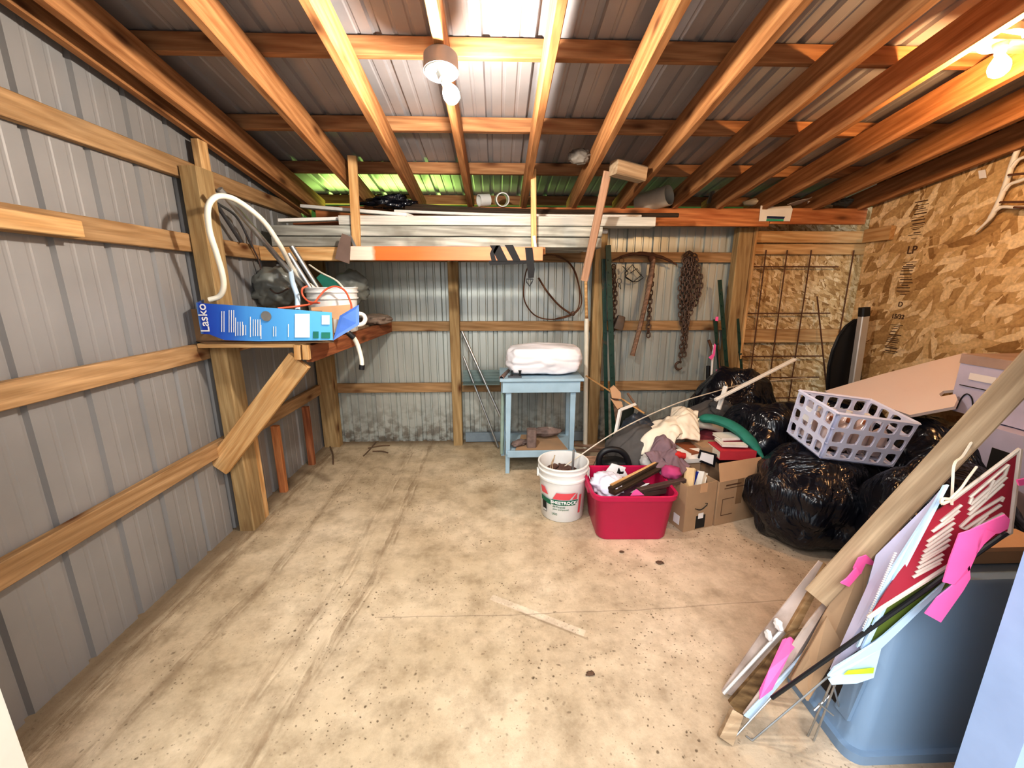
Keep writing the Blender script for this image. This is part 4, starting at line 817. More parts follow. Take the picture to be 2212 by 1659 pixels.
decal('green_band', [(-.165, .0), (-.082, -.012), (-.082, .022), (-.165, .035)], .13, BAND, AG)
decal('red_side_print', [(.102, 0), (.120, 0), (.120, .13), (.102, .13)], .06, REDP, AG)
decal('boxed_print', [(-.155, 0), (-.118, 0), (-.118, .075), (-.155, .075)], .055, INK, AG)
decal('boxed_print', [(-.152, .004), (-.121, .004), (-.121, .020), (-.152, .020)], .055, BWHITE, AG-.0); decal('boxed_print', [(-.152, .026), (-.121, .026), (-.121, .07), (-.152, .07)], .055, PAPER, AG).location.z += .0005
o = text('brand_lettering', 'SHEETROCK', Mb, .028, PAPER, bkb, ext=.0012, sx=1.05, bold=.0008)
o.data.transform(Matrix.Translation((0, .0, .0022))); wrap(o, bc, .1425, .1375, .075, AG)
for s_, zz, sz, xo in (('All Purpose', .112, .017, -.03), ('Joint Compound', .094, .015, -.018), ('USG', .058, .02, -.058)):
    o = text('printed_lettering', s_, Mb, sz, BAND, bkb, ext=.0004); o.data.transform(Matrix.Translation((xo, 0, 0))); wrap(o, bc, zz, .1375, .075, AG)
obw('wire_handle', tube(smoothpath([bc+V3((.163, -.02, .27)), bc+V3((.172, -.05, .23)), bc+V3((.165, -.09, .18)), bc+V3((.15, -.10, .165))], 5), .0025, 6), STEEL, bk)
for s_ in (-1, 1): ob('handle_ear', tr(cbox(.014, .03, .05, .003), Matrix.Translation(bc+V3((s_*.162, 0, .29)))), BWHITE, bk)
obw('brown_scraps', cat(*[blob(bc+V3((random.uniform(-.07, .07), random.uniform(-.08, .08), .27+random.random()*.03)), (.05, .018, .014), k, .3, 2, .2, 2, rot=random.random()*6) for k in range(26)], blob(bc+V3((0, 0, .24)), (.122, .122, .035), 3, .1, 3, .1, 3)), plain('brown scraps', (.11, .06, .045), .85, 0, .6, 30), kind='stuff', tag=('brown debris filling the white joint compound bucket', 'debris'))
obw('metal_rod', tube([bc+V3((.065, .02, .27)), bc+V3((.07, .03, .42))], .008, 8), STEEL, smooth=True, tag=('short grey rod standing up in the joint compound bucket', 'rod'))
obw('twig', cat(tube(smoothpath([bc+V3((-.06, 0, .27)), bc+V3((-.07, 0, .33)), bc+V3((-.055, .01, .395))], 4), .004, 5), tube(smoothpath([bc+V3((-.085, 0, .29)), bc+V3((-.075, 0, .35)), bc+V3((-.055, .01, .385))], 4), .003, 5)), W_PALE, smooth=True, tag=('pale forked twig standing in the joint compound bucket', 'twig'))
obw('long_thin_rod', tube(smoothpath([(.43, 2.50, .30), A(1330, 933, 2.62), A(1450, 876, 2.80), A(1545, 846, 2.95), A(1620, 828, 3.1), A(1742, 815, 3.3)], 8), .0045, 6), plain('pale fibreglass', (.62, .55, .46), .5), smooth=True, tag=('long thin springy rod arching out of the bucket over the pile', 'rod'))
# ================================================================ red tote
tc_ = V3((.785, 2.30, 0)); rt = thing('storage_tote', 'crimson plastic tote overflowing with papers and brown trim pieces', 'tote', tc_)
prof = [(0, 0, .195, .165, 0, .05), (0, 0, .205, .172, .012, .055), (0, 0, .232, .196, .262, .06), (0, 0, .234, .198, .264, .06), (0, 0, .247, .210, .268, .07), (0, 0, .250, .213, .296, .07), (0, 0, .243, .206, .300, .065), (0, 0, .232, .195, .294, .06), (0, 0, .228, .19, .26, .06), (0, 0, .20, .166, .02, .05), (0, 0, .19, .16, .012, .05)]
Mt = RZ(tc_, -.03)
ob('body', rect_loft(prof, .05, 6, True, True), RED, rt, Mt, 50)
for s_ in (-1, 1): ob('grip', tr(cbox(.02, .12, .03, .006), Matrix.Translation((s_*.240, 0, .255))), RED, rt, Mt)
def inb(x, y, z): return tc_+V3((x, y, z))
obw('plastic_bag', blob(inb(-.13, -.03, .285), (.10, .11, .07), 4, .2, 2, .3, 4), plain('white film', (.74, .73, .85), .3, 0, .15, 5, dirt=(.03, .03, .6), dirtpos=(.68, .7)), smooth='all', tag=('white plastic bag with blue print in the red tote', 'bag'))
for q, lb in (((((1322, 1001), (1352, 1010), (1346, 1024), (1304, 1024)), 'folded white paper standing up in the back of the red tote')), (((1329, 1012), (1345, 1007), (1358, 1030), (1336, 1030)), 'torn cream paper behind the plastic bag in the red tote')):
    obw('paper', quad3([A(x, y, 2.38) for x, y in q], .004), PAPER, tag=(lb, 'paper'))
plank('brown_trim', A(1322, 1064, 2.14), A(1425, 1010, 2.42), .05, .02, BROWNP, ('dark brown trim bar lying across the red tote, lower one', 'trim'))
plank('brown_trim', A(1318, 1056, 2.15), A(1420, 1000, 2.44), .03, .02, BROWNP, ('dark brown trim bar lying across the red tote, upper one', 'trim'))
plank('wood_strip', A(1320, 1048, 2.17), A(1416, 1000, 2.43), .018, .012, W_PINE, ('pale wood strip along the upper brown trim in the tote', 'strip'))
plank('brown_stick', A(1378, 1060, 2.16), A(1478, 1037, 2.28), .035, .025, BPLUM, ('dark brown stick poking out of the right end of the tote', 'stick'))
plank('brown_stick', A(1385, 1066, 2.17), A(1452, 1056, 2.30), .04, .03, BPLUM, ('short dark brown stick near the front rim of the tote', 'stick'))
obw('pink_rag', blob(A(1450, 1020, 2.33), (.06, .06, .04), 7, .2, 2, .3, 3), plain('magenta rag', (.45, .06, .18), .9, 0, .3, 12), smooth='all', tag=('magenta rag in the back right of the red tote', 'rag'))
obw('pink_scrap', quad3([A(x, y, 2.14) for x, y in ((1368, 1062), (1376, 1057), (1392, 1070), (1362, 1071))], .003), PINK, tag=('hot pink scrap at the front rim of the red tote', 'scrap'))
obw('paper', quad3([A(x, y, 2.22) for x, y in ((1395, 1045), (1403, 1044), (1372, 1066), (1362, 1064))], .003), PAPER, tag=('white strip of paper between the brown bars in the tote', 'paper'))
obw('packed_scraps', blob(inb(.03, .02, .20), (.17, .13, .06), 9, .15, 3, .3, 4), plain('dark magenta scraps', (.10, .03, .05), .9, 0, .6, 25), smooth='all', kind='stuff', tag=('dark scraps filling the red tote under the sticks', 'scraps'))
# ================================================================ cardboard boxes
def carton(name, label, c, w, d, h, rz, flaps=(), mat=CARD, closed=False):
    t = thing(name, label, 'box', c); M = RZ(c, rz); th = .004
    parts = [box(w, th, h, (0, -d/2, h/2+.001)), box(w, th, h, (0, d/2, h/2+.001)), box(th, d, h, (-w/2, 0, h/2+.001)), box(th, d, h, (w/2, 0, h/2+.001)), box(w, d, th, (0, 0, .003))]
    if closed: parts.append(box(w+.002, d+.002, th, (0, 0, h)))
    ob('body', cat(*parts), mat, t, M)
    for f in flaps:
        if f == 'back': ob('flap', quad3([(-w/2, d/2, h), (w/2, d/2, h), (w/2-.02, d/2+.02, h+.13), (-w/2+.02, d/2+.02, h+.13)], .003), CARDL, t, M)
        if f == 'front': ob('flap', quad3([(-w/2, -d/2, h), (w/2, -d/2, h), (w/2-.01, -d/2+.02, h+.11), (-w/2-.005, -d/2+.02, h+.115)], .003), CARDL, t, M)
        if f == 'left': ob('flap', quad3([(-w/2, -d/2, h), (-w/2, d/2, h), (-w/2-.07, d/2, h+.02), (-w/2-.07, -d/2, h+.02)], .003), CARDL, t, M)
    return t, M
fbl, fbr = F(1475, 1150), F(1538, 1135); rz1 = math.atan2(fbr.y-fbl.y, fbr.x-fbl.x)
cm = (fbl+fbr)/2; wA = (fbr-fbl).length; cA = cm+V3((-math.sin(rz1), math.cos(rz1), 0))*.12
zA = A(1472, 1052, fbl.y).z
am, MA = carton('cardboard_box', 'brown shipping box with a black curved arrow on its front', cA, wA, .24, zA, rz1)
am = am.children[0] if am.children[0].name.startswith('body') else am
arc = [(-.045+.09*k/12, -.125-.003, zA*.50-.020*math.sin(math.pi*k/12)**1.0+.010*k/12) for k in range(13)]
ob('curved_arrow_print', cat(tube(arc, [.002]*2+[.0032]*9+[.002]*2, 5), tube([(.034, -.124, zA*.50+.018), (.050, -.124, zA*.50+.016), (.047, -.124, zA*.5-.004)], .0022, 5)), INK, am, MA)
ob('black_label', box(.07, .002, .085, (.01, -.123, .05)), INK, am, MA); ob('white_label', box(.038, .002, .035, (.008, -.1245, .09)), PAPER, am, MA); ob('tape_strip', box(.05, .002, .055, (.012, -.123, zA-.028)), CARDL, am, MA)
ob('white_label', box(.002, .05, .06, (-wA/2-.004, -.06, .06)), PAPER, am, MA)
f2l, f2r = F(1543, 1136), F(1606, 1121); rz2 = math.atan2(f2r.y-f2l.y, f2r.x-f2l.x); ax = (f2r-f2l).normalized(); w2 = .345; c2_ = f2l+ax*w2/2+V3((-ax.y, ax.x, 0))*.125
z2_ = A(1549, 1042, f2l.y).z
b2x, MB = carton('cardboard_box', 'brown box with an upright front flap beside the arrow box', c2_, w2, .25, z2_, rz2, ('front',))
b2x = [o_ for o_ in b2x.children if o_.name.startswith('body')][0]
ob('printed_lines', cat(box(.12, .002, .008, (-.06, -.128, z2_-.03)), box(.2, .002, .004, (-.03, -.128, z2_-.05)), box(.09, .002, .003, (-.09, -.128, z2_-.12)), box(.09, .002, .003, (-.09, -.128, z2_-.23)), box(.003, .002, .11, (-.135, -.128, z2_-.175))), INKB, b2x, MB)
ob('tape_strip', box(.05, .0015, .17, (-.005, -.1275, z2_-.085)), CARDD, b2x, MB)
carton('cardboard_box', 'plain brown box under the books behind the arrow box', V3((1.17, 2.60, 0)), .30, .24, .36, .05, closed=True)
carton('cardboard_box', 'plain brown box under the red book, further right', V3((1.52, 2.70, 0)), .34, .30, .40, .05, closed=True)
# books
def book(name, label, c, w, d, h, rz, cover, tilt=(0, 0), pages=PAGES):
    t = thing(name, label, 'book', c); M = RZ(c, rz) @ Matrix.Rotation(tilt[0], 4, 'X') @ Matrix.Rotation(tilt[1], 4, 'Y')
    e = .0035; ob('cover', cat(box(w, d, e, (0, 0, e/2)), box(w, d, e, (0, 0, h-e/2)), box(w, e, h, (0, -d/2, h/2))), cover, t, M)
    ob('pages', box(w-.008, d-.008, h-2*e, (0, .002, h/2)), pages, t, M); return t
DRED = plain('red book cloth', (.52, .04, .06), .7, 0, .1, 30); MARN = plain('maroon book cloth', (.22, .03, .05), .7); WBK = plain('white book cover', (.78, .75, .70), .5); BRB = plain('brown book cover', (.30, .10, .04), .6); BLB = plain('blue book cover', (.02, .04, .3), .5); YEL = plain('tan book cover', (.68, .50, .28), .6)
def bookpx(label, px, py, Y, w, d, h, rz, cover, tilt=(0, 0)): return book('book', label, A(px, py, Y), w, d, h, rz, cover, tilt)
bookpx('thick red hardback lying on top of the box pile', 1578, 982, 2.52, .235, .17, .058, -.02, DRED)
bookpx('thin white book directly on the thick red hardback', 1578, 958, 2.53, .16, .13, .014, -.12, WBK)
bookpx('maroon-edged thin book second above the red hardback', 1578, 952, 2.58, .15, .12, .016, -.05, MARN)
bookpx('white paperback topmost above the red hardback', 1568, 945, 2.60, .13, .11, .018, .05, WBK)
bookpx('long maroon book behind the white paperbacks', 1545, 945, 2.78, .33, .2, .030, 0, MARN)
bookpx('brown book lying left of the red hardback', 1492, 975, 2.60, .16, .16, .03, .35, BRB, (.1, .1))
bookpx('white open-edged book left of the red hardback', 1492, 988, 2.52, .17, .12, .03, .1, WBK, (.2, 0))
bookpx('tan book leaning up out of the arrow box', 1490, 1034, 2.36, .06, .13, .022, -.5, YEL, (1.0, -.3))
bookpx('blue-backed book leaning in the arrow box', 1505, 1042, 2.36, .05, .13, .02, -.6, BLB, (1.0, -.4))
bookpx('white thick paperback leaning rightmost in the arrow box', 1516, 1046, 2.34, .05, .15, .035, -.7, WBK, (1.0, -.5))
fr = thing('small_frame', 'small white plate with thick black border behind the books', 'frame', A(1528, 1008, 2.46))
obw('border', quad3([A(x, y, 2.46) for x, y in ((1513, 972), (1549, 982), (1544, 1010), (1507, 996))], .01), BLACK, fr)
obw('plate', quad3([A(x, y, 2.452) for x, y in ((1516, 977), (1542, 984), (1540, 1004), (1512, 993))], .006), PAPER, fr)
obw('snow_globe', cat(tube([A(1455, 980, 2.45), A(1468, 983, 2.45)], .024, 12), tube([A(1468, 983, 2.45), A(1479, 985, 2.45)], .020, 12)), plain('red and white cup', (.5, .03, .03), .5, 0, .9, 5), smooth=True, tag=('small red and white cup lying among the books', 'cup'))
obw('black_tray', box(.30, .18, .02, A(1590, 990, 2.56)), BLACK, tag=('black flat tray under the red hardback', 'tray'))
# cloths
def drape(pts, amp, freq, seed, bulge, nu=40, nv=30): return patch(*pts, nu, nv, amp, freq, seed, .012, -bulge)
obw('cream_cloth', cat(drape((A(1366, 985, 2.62), A(1450, 975, 2.55), A(1512, 905, 2.78), A(1420, 905, 2.95)), .07, 6, 3, .10), drape((A(1440, 950, 2.62), A(1512, 950, 2.62), A(1508, 890, 2.85), A(1450, 885, 2.95)), .06, 7, 9, .10), blob(A(1440, 935, 2.83), (.16, .10, .09), 21, .1, 1.5, .1, 4)), CREAM, smooth='all', tag=('bunched cream cloth on top of the pile', 'cloth'))
obw('mauve_jacket', cat(drape((A(1400, 985, 2.52), A(1445, 1010, 2.43), A(1462, 962, 2.58), A(1418, 938, 2.66)), .06, 8, 5, .07), drape((A(1420, 975, 2.50), A(1462, 1040, 2.32), A(1492, 1005, 2.40), A(1455, 965, 2.55)), .05, 9, 8, .06), drape((A(1392, 980, 2.5), A(1440, 1035, 2.32), A(1470, 1040, 2.31), A(1430, 975, 2.5)), .04, 9, 2, .03)), MAUVE, smooth='all', tag=('mauve grey jacket draped down the pile toward the tote', 'jacket'))
obw('pile_stuffing', blob((1.02, 2.78, .2), (.26, .2, .28), 41, .1, 2, .2, 4, floor=0), DGREY, smooth='all', tag=('dark bag heaped under the cream cloth', 'bag'))
obw('white_bundle', blob(A(1402, 1000, 2.55), (.06, .06, .07), 43, .15, 2, .2, 4), plain('dingy white cloth', (.55, .54, .52), .9, 0, .2), smooth='all', tag=('dingy white bundle behind the red tote', 'bundle'))
obw('green_cushion', tube(smoothpath([A(1510, 903, 2.80), A(1545, 906, 2.72), A(1585, 922, 2.62), A(1618, 950, 2.52), A(1650, 990, 2.42)], 7), [.012, .03, .042]+[.046]*20+[.04, .035, .03, .022, .015, .01], 12, flat=.7), GREENC, smooth=True, tag=('rolled green cloth curving over the right of the book pile', 'cloth'))
obw('cream_roll', tube(smoothpath([A(1500, 915, 2.82), A(1540, 920, 2.82), A(1578, 935, 2.80)], 6), .032, 12), CREAM, smooth=True, tag=('cream roll tucked under the green cloth', 'roll'))
obw('dark_tarp', patch(A(1338, 930, 2.95), A(1556, 858, 3.05), A(1590, 905, 2.85), A(1352, 990, 2.75), 26, 12, .05, 5, 4), DGREY, smooth=True, tag=('dark grey tarp stretched behind the cream cloth', 'tarp'))
obw('tarp_fold', blob(A(1560, 885, 2.95), (.10, .08, .07), 51, .25, 2, .4, 4, tilt=.6), DGREY, smooth='all', tag=('bunched dark cloth at the right end of the grey tarp', 'cloth'))
obw('dark_bag', blob(A(1375, 950, 2.90), (.15, .12, .20), 52, .15, 2, .3, 4), plain('slate bag', (.03, .04, .055), .4, 0, .3), smooth='all', tag=('slate black bag below the tarp beside the white frame', 'bag'))
mf = thing('mirror_frame', 'white framed mirror leaning among junk behind the red tote', 'mirror', A(1340, 972, 2.95))
q = [A(1340, 886, 3.0), A(1372, 874, 3.1), A(1356, 972, 3.0), A(1323, 975, 2.9)]
for i, (a, b2) in enumerate(((0, 1), (0, 3))): obw('frame_rail', tube([q[a], q[b2]], .016, 4), WTRIM, mf)
obw('glass', quad3([q[0], q[1], q[2], q[3]], .004), plain('dark glass', (.05, .06, .05), .1, .3, .3), mf)
obw('cardboard_scrap', quad3([A(x, y, 3.05) for x, y in ((1318, 840), (1327, 833), (1341, 848), (1342, 862), (1322, 860))], .02), CARDL, tag=('upper torn cardboard scrap in front of the green fence posts', 'cardboard'))
obw('cardboard_scrap', quad3([A(x, y, 3.05) for x, y in ((1328, 866), (1343, 868), (1346, 878), (1334, 884), (1318, 860))], .02), CARDL, tag=('lower torn cardboard scrap in front of the green fence posts', 'cardboard'))
obw('scrap_stack', cat(tube([A(1326, 840, 3.1), V3((1.02, 3.1, .01))], .02, 6), tube([A(1330, 860, 3.12), V3((1.06, 3.12, .01))], .02, 6)), W_OLD, tag=('brown sticks standing behind the white frame', 'sticks'))
plank('wood_lath', A(1266, 812, 3.40), A(1392, 893, 3.0), .018, .01, W_PINE, ('thin tan lath leaning from the bench down to the mirror', 'lath'))
plank('brown_stick', A(1356, 850, 3.45), A(1385, 893, 3.25), .02, .015, W_OLD, ('short dark stick leaning behind the tan lath', 'stick'))
plank('white_bar', A(1545, 864, 2.80), A(1717, 776, 2.92), .03, .018, WTRIM, ('white bar pointing up right over the black bags', 'bar'))
plank('white_bar', A(1568, 834, 2.86), A(1552, 884, 2.84), .03, .018, WTRIM, ('short white upright bar behind the long white one', 'bar'))
pt = thing('power_tool', 'black power tool with a loop handle behind the red tote', 'power tool', A(1328, 1020, 2.6))
obw('loop_handle', tube(smoothpath([A(x, y, 2.56) for x, y in ((1292, 1012), (1296, 985), (1312, 972), (1335, 972), (1352, 985), (1359, 1008), (1356, 1020))], 6), .02, 12), BLACK, pt, smooth=True)
obw('body', blob(A(1325, 1012, 2.62), (.11, .07, .08), 61, .08, 1.5, 0, 4, box_=.5), BLACK, pt, smooth=True)
obw('brown_scrap_board', quad3([A(1243, 985, 2.75), A(1290, 985, 2.72), A(1275, 1020, 2.62), A(1250, 1030, 2.62)], .01), W_OLD, tag=('brown scrap board between the bucket and power tool', 'board'))
for k, (x0, y0, x1, y1) in enumerate(((1235, 960, 1320, 970), (1240, 972, 1325, 975))):
    plank('brown_stick', A(x0, y0, 3.3), A(x1, y1, 3.1), .02, .02, W_OLD, (('rear' if k == 0 else 'front')+' long brown stick lying on the floor right of the bench', 'stick'))
# ================================================================ bags
def bag(label, c, r, seed, rot=0, knot=None, sub=5):
    parts = [blob((c[0], c[1], r[2]*.80), r, seed, .16, 1.2, .22, sub, floor=0, rot=rot)]
    if knot: parts.append(tube(smoothpath(knot, 5), [.05, .035, .02, .022, .035, .05]*4, 10))
    return obw('trash_bag', cat(*[(p[0], p[1]) for p in parts]), BAG, smooth='all', tag=(label, 'bag', None))
bag('glossy black trash bag on the floor right of the cardboard boxes', (1.87, 2.17), (.37, .32, .29), 2)
bag('black trash bag under the white crate', (1.93, 2.72), (.32, .28, .38), 5)
bag('black trash bag at the back under the white bar', (1.98, 3.28), (.34, .30, .46), 8)
bag('large black trash bag at the right between plank and moving boxes', (2.47, 2.10), (.30, .36, .40), 11)
bag('black trash bag behind the leaning signs', (2.08, 1.72), (.28, .26, .36), 14)
bag('black trash bag under the pinkish notched board', (2.45, 2.75), (.32, .3, .40), 17)
# ================================================================ crate
def gridwall(P00, P10, P11, P01, nx, ny, bx=.12, by=.12, th=.012):
    P = [V3(p) for p in (P00, P10, P11, P01)]; n_ = (P[1]-P[0]).cross(P[3]-P[0]).normalized()*th
    def at(u, v): return (P[0]*(1-u)+P[1]*u)*(1-v)+(P[3]*(1-u)+P[2]*u)*v
    V, Fc = [], []
    for i in range(nx):
        for j in range(ny):
            u0, u1, v0, v1 = i/nx, (i+1)/nx, j/ny, (j+1)/ny; cu, cv = (u0+u1)/2, (v0+v1)/2
            outer, inner = [], []
            for k in range(12):
                a = 2*math.pi*(k+.5)/12; cx, sx_ = math.cos(a), math.sin(a); m = max(abs(cx), abs(sx_))
                outer.append((cu+cx/m*(u1-u0)/2, cv+sx_/m*(v1-v0)/2)); e = (abs(cx)**5+abs(sx_)**5)**(-1/5)
                inner.append((cu+cx*e*(u1-u0)/2*(1-bx*2), cv+sx_*e*(v1-v0)/2*(1-by*2)))
            b0 = len(V)
            for L_ in (outer, inner):
                V += [at(u, v) for u, v in L_]
            for L_ in (outer, inner):
                V += [at(u, v)+n_ for u, v in L_]
            for k in range(12):
                q = (k+1) % 12
                Fc += [(b0+k, b0+q, b0+12+q, b0+12+k), (b0+24+k, b0+36+k, b0+36+q, b0+24+q), (b0+12+k, b0+12+q, b0+36+q, b0+36+k)]
    return V, Fc
Nn = A(1812, 893, 2.02); Lf = A(1730, 845, 2.33); Rr = A(1982, 915, 1.985)
dnv = (Rr-Nn).cross(Lf-Nn).normalized()*-.265
if dnv.z > 0: dnv = -dnv
Bk = Lf+Rr-Nn
s_in = .93
ctr = (Lf+Rr)/2
def low(p): return p+dnv+((ctr-p)*.06)
c0 = low(ctr)
cr = thing('plastic_crate', 'white grid plastic crate tilted on the black trash bags, holding bottles', 'crate', c0)
obw('side_wall', gridwall(low(Lf), low(Nn), Nn, Lf, 4, 3), WCRATE, cr); obw('side_wall', gridwall(low(Nn), low(Rr), Rr, Nn, 5, 3), WCRATE, cr)
obw('side_wall', gridwall(low(Rr), low(Bk), Bk, Rr, 4, 3), WCRATE, cr); obw('side_wall', gridwall(low(Bk), low(Lf), Lf, Bk, 5, 3), WCRATE, cr)
obw('bottom', gridwall(low(Lf), low(Bk), low(Rr), low(Nn), 5, 4), WCRATE, cr)
def outw(p, k): return p+(p-ctr)*k
rimp = [outw(p, .03) for p in (Lf, Nn, Rr, Bk)]
obw('rim', tube(rimp, .009, 4, True), WCRATE, cr)
for i in (1, 2): 
    f_ = i/3; obw('rib', tube([outw(low(p).lerp(p, f_), .02) for p in (Lf, Nn, Rr, Bk)], .005, 4, True), WCRATE, cr)
obw('paper_label', quad3([outw(low(Lf).lerp(Lf, .50).lerp(low(Nn).lerp(Nn, .50), .28), .03), outw(low(Lf).lerp(Lf, .50).lerp(low(Nn).lerp(Nn, .50), .55), .03), outw(low(Lf).lerp(Lf, .8).lerp(low(Nn).lerp(Nn, .8), .55), .03), outw(low(Lf).lerp(Lf, .8).lerp(low(Nn).lerp(Nn, .8), .28), .03)], .002), PAPER, cr)
bcols = ['pinkish cloudy', 'greyish cloudy']
eu, ev = (Nn-Lf), (Rr-Nn); k = 0
pos = [(.25, .15), (.72, .12), (.25, .38), (.72, .36), (.25, .62), (.72, .60), (.3, .86), (.74, .84)]
wh = ['in the back left', 'in the front left', 'second from left at the back', 'second from left at the front', 'third from left at the back', 'third from left at the front', 'in the back right', 'in the front right']
axd = -dnv.normalized()
for (u, v), wlb in zip(pos, wh):
    p = low(Lf+eu*u+ev*v)+axd*.02; Mq = frame(p, axd.orthogonal(), axd)
    bt = thing('bottle', f'cloudy plastic bottle {wlb} of the white crate', 'bottle', p, 'bottles in the white crate', Mq)
    ob('body', lathe([(0, 0), (.034, .002), (.038, .01), (.038, .11), (.033, .135), (.014, .16), (.013, .172)], 18, False), CLEAR, bt, Mq, 50)
    ob('cap', lathe([(.016, .168), (.016, .188), (0, .188)], 14), (WPLAS, BRB)[k % 2], bt, Mq, 50); k += 1
# notched board
PP = [A(1783, 849, 2.75), A(2095, 770, 2.32), A(1968, 901, 2.12)]
poly = [(1783, 849), (1900, 815), (2000, 789), (2088, 767), (2099, 773), (2097, 790), (2087, 815), (2076, 846), (2040, 850), (2031, 857), (2035, 862), (2066, 857), (2071, 868), (2064, 884), (2010, 894), (1968, 902), (1880, 872), (1800, 858)]
obw('notched_board', quad3([onplane(x, y, PP) for x, y in poly][::-1], .018), MELA, tag=('pinkish white board with a notched corner lying slanted on the bags', 'board'))
# moving boxes at right
def mbox(label, x0, x1, y0, y1, z0, z1, top=True):
    c_ = ((x0+x1)/2, (y0+y1)/2, z0); t = thing('moving_box', label, 'box', c_)
    ob('body', box(x1-x0, y1-y0, z1-z0-.002, ((x0+x1)/2, (y0+y1)/2, (z0+z1)/2+.001)), LAV if z0 > .3 else CARD, t)
    if top: ob('brown_lid', box(x1-x0+.006, y1-y0+.006, .05, ((x0+x1)/2, (y0+y1)/2, z1-.02)), plain('dusty brown lid', (.42, .32, .28), .8, 0, .4, 6), t)
    return t
m1 = mbox('pale printed moving box with brown lid, topmost at the right wall', 2.50, 2.96, 1.50, 2.12, .78, 1.09)
m2 = mbox('pale printed moving box in the middle of the right wall stack', 2.42, 2.96, 1.30, 1.95, .40, .775, False)
m3 = mbox('brown box at the bottom of the right wall stack', 2.45, 2.96, 1.35, 2.0, .0, .395, False)
xf = 2.496; m1 = [o_ for o_ in m1.children if o_.name.startswith('body')][0]; m2 = m2.children[0]
ob('hand_hole', box(.002, .12, .035, (xf, 2.0, .985)), PAPER, m1); ob('printed_line', box(.002, .55, .004, (xf, 1.82, .93)), INK, m1)
ob('printed_loop', tube(smoothpath([(xf, 2.08, .80), (xf, 2.07, .86), (xf, 2.05, .89), (xf, 2.02, .87), (xf, 2.0, .80)], 4), .003, 5), INK, m1)
ob('printed_block', box(.002, .08, .12, (2.417, 1.78, .62)), INK, m2)
ob('printed_line', box(.002, .2, .004, (2.417, 1.5, .68)), INK, m2)
# ================================================================ foreground right
plank('long_plank', A(1763, 1290, 1.13), A(2212, 808, 1.05)+(A(2212, 808, 1.05)-A(1763, 1290, 1.13))*.2, .07, .02, W_PALE, ('long pale plank slanting across the right foreground', 'plank'), up=ray(1950, 1080)*-1)
# grey tote
g0 = V3((1.42, 1.10, 0)); gt = thing('storage_tote', 'large grey blue plastic tote standing upside down at the right doorway', 'tote', g0)
gp = [(-.005, 0, .335, .16, 0, .05), (-.005, 0, .335, .16, .035, .05), (-.005, 0, .318, .145, .038, .045), (0, 0, .312, .14, .06, .045), (.01, 0, .235, .095, .585, .045), (.01, 0, .225, .085, .60, .04), (.01, 0, .19, .06, .602, .03)]
ob('body', rect_loft(gp, .045, 6, True, True), TOTE, gt, RZ(g0, 0), 50)
hx = lambda z: -.312+.087*(z-.06)/.525
ob('side_handle', quad3([(hx(.10)-.012, -.10, .10), (hx(.10)-.012, -.05, .10), (hx(.34)-.012, -.05, .34), (hx(.34)-.012, -.10, .34)], .012), TOTE, gt, RZ(g0, 0))
ob('recess_shade', quad3([(hx(.10)-.002, -.045, .10), (hx(.10)-.002, .03, .10), (hx(.34)-.002, .03, .34), (hx(.34)-.002, -.045, .34)], .004), BLACK, gt, RZ(g0, 0))  # flat black sheet painting the shade of the handle hollow
mb_ = thing('cardboard_box', 'flat brown box lying on top of the upturned grey blue tote', 'box', (1.5, 1.22, .603))
ob('body', box(.42, .09, .045, (1.50, 1.12, .63)), CARD, mb_); ob('lid', box(.426, .096, .014, (1.50, 1.12, .659)), CARDL, mb_)
def sheetpx(name, pts, th, mat, tag_=None, parent=None):
    return obw(name, quad3([A(x, y, Y) for x, y, Y in pts][::-1], th), mat, parent, tag=tag_)
s1 = thing('sign_panel', 'weathered pinkish white panel leaning leftmost of the foreground sign stack', 'sign', F(1600, 1500))
GRIM = plain('grimy white board', (.60, .50, .45), .75, 0, .35, 6, dirt=(.22, .14, .09), dirtpos=(.52, .66))
sheetpx('face', [(1768, 1210, 1.24), (1778, 1216, 1.235), (1702, 1366, 1.20), (1580, 1500, 1.18), (1557, 1492, 1.20), (1640, 1370, 1.22)], .006, GRIM, parent=s1)
sheetpx('wood_edge', [(1779, 1214, 1.23), (1787, 1224, 1.22), (1712, 1370, 1.19), (1694, 1362, 1.20)], .02, W_GIRT, parent=s1)
obw('torn_foam', cat(blob(A(1682, 1350, 1.19), (.012, .02, .02), 1, .3, 2, .2, 3), blob(A(1660, 1372, 1.19), (.010, .018, .018), 2, .3, 2, .2, 3), tube([A(1690, 1360, 1.185), A(1563, 1498, 1.18)], .006, 5)), PAPER, s1, smooth=True)
sheetpx('rotten_plank', [(1700, 1366, 1.17), (1748, 1352, 1.16), (1735, 1400, 1.14), (1610, 1543, 1.085), (1596, 1540, 1.09), (1572, 1512, 1.12)], .025, W_ROT, ('dark weathered plank leaning behind the leftmost sign panel', 'plank'))
child = sheetpx('wood_stake', [(1577, 1528, 1.09), (1600, 1542, 1.07), (1577, 1606, 1.03), (1549, 1587, 1.045)], .03, W_PALE, ('short pale stake end resting on the floor under the signs', 'stake'))
s4 = thing('sign_panel', 'thin clear edged sign leaning second in the foreground stack', 'sign', F(1610, 1560))
sheetpx('face', [(1800, 1272, 1.14), (1806, 1276, 1.135), (1742, 1402, 1.12), (1700, 1446, 1.10), (1612, 1550, 1.06), (1604, 1540, 1.07), (1690, 1420, 1.12), (1745, 1340, 1.14)], .004, GRIM, parent=s4)
sheetpx('white_edge', [(1742, 1400, 1.11), (1746, 1404, 1.105), (1620, 1552, 1.05), (1606, 1545, 1.05)], .004, PALEB, parent=s4)
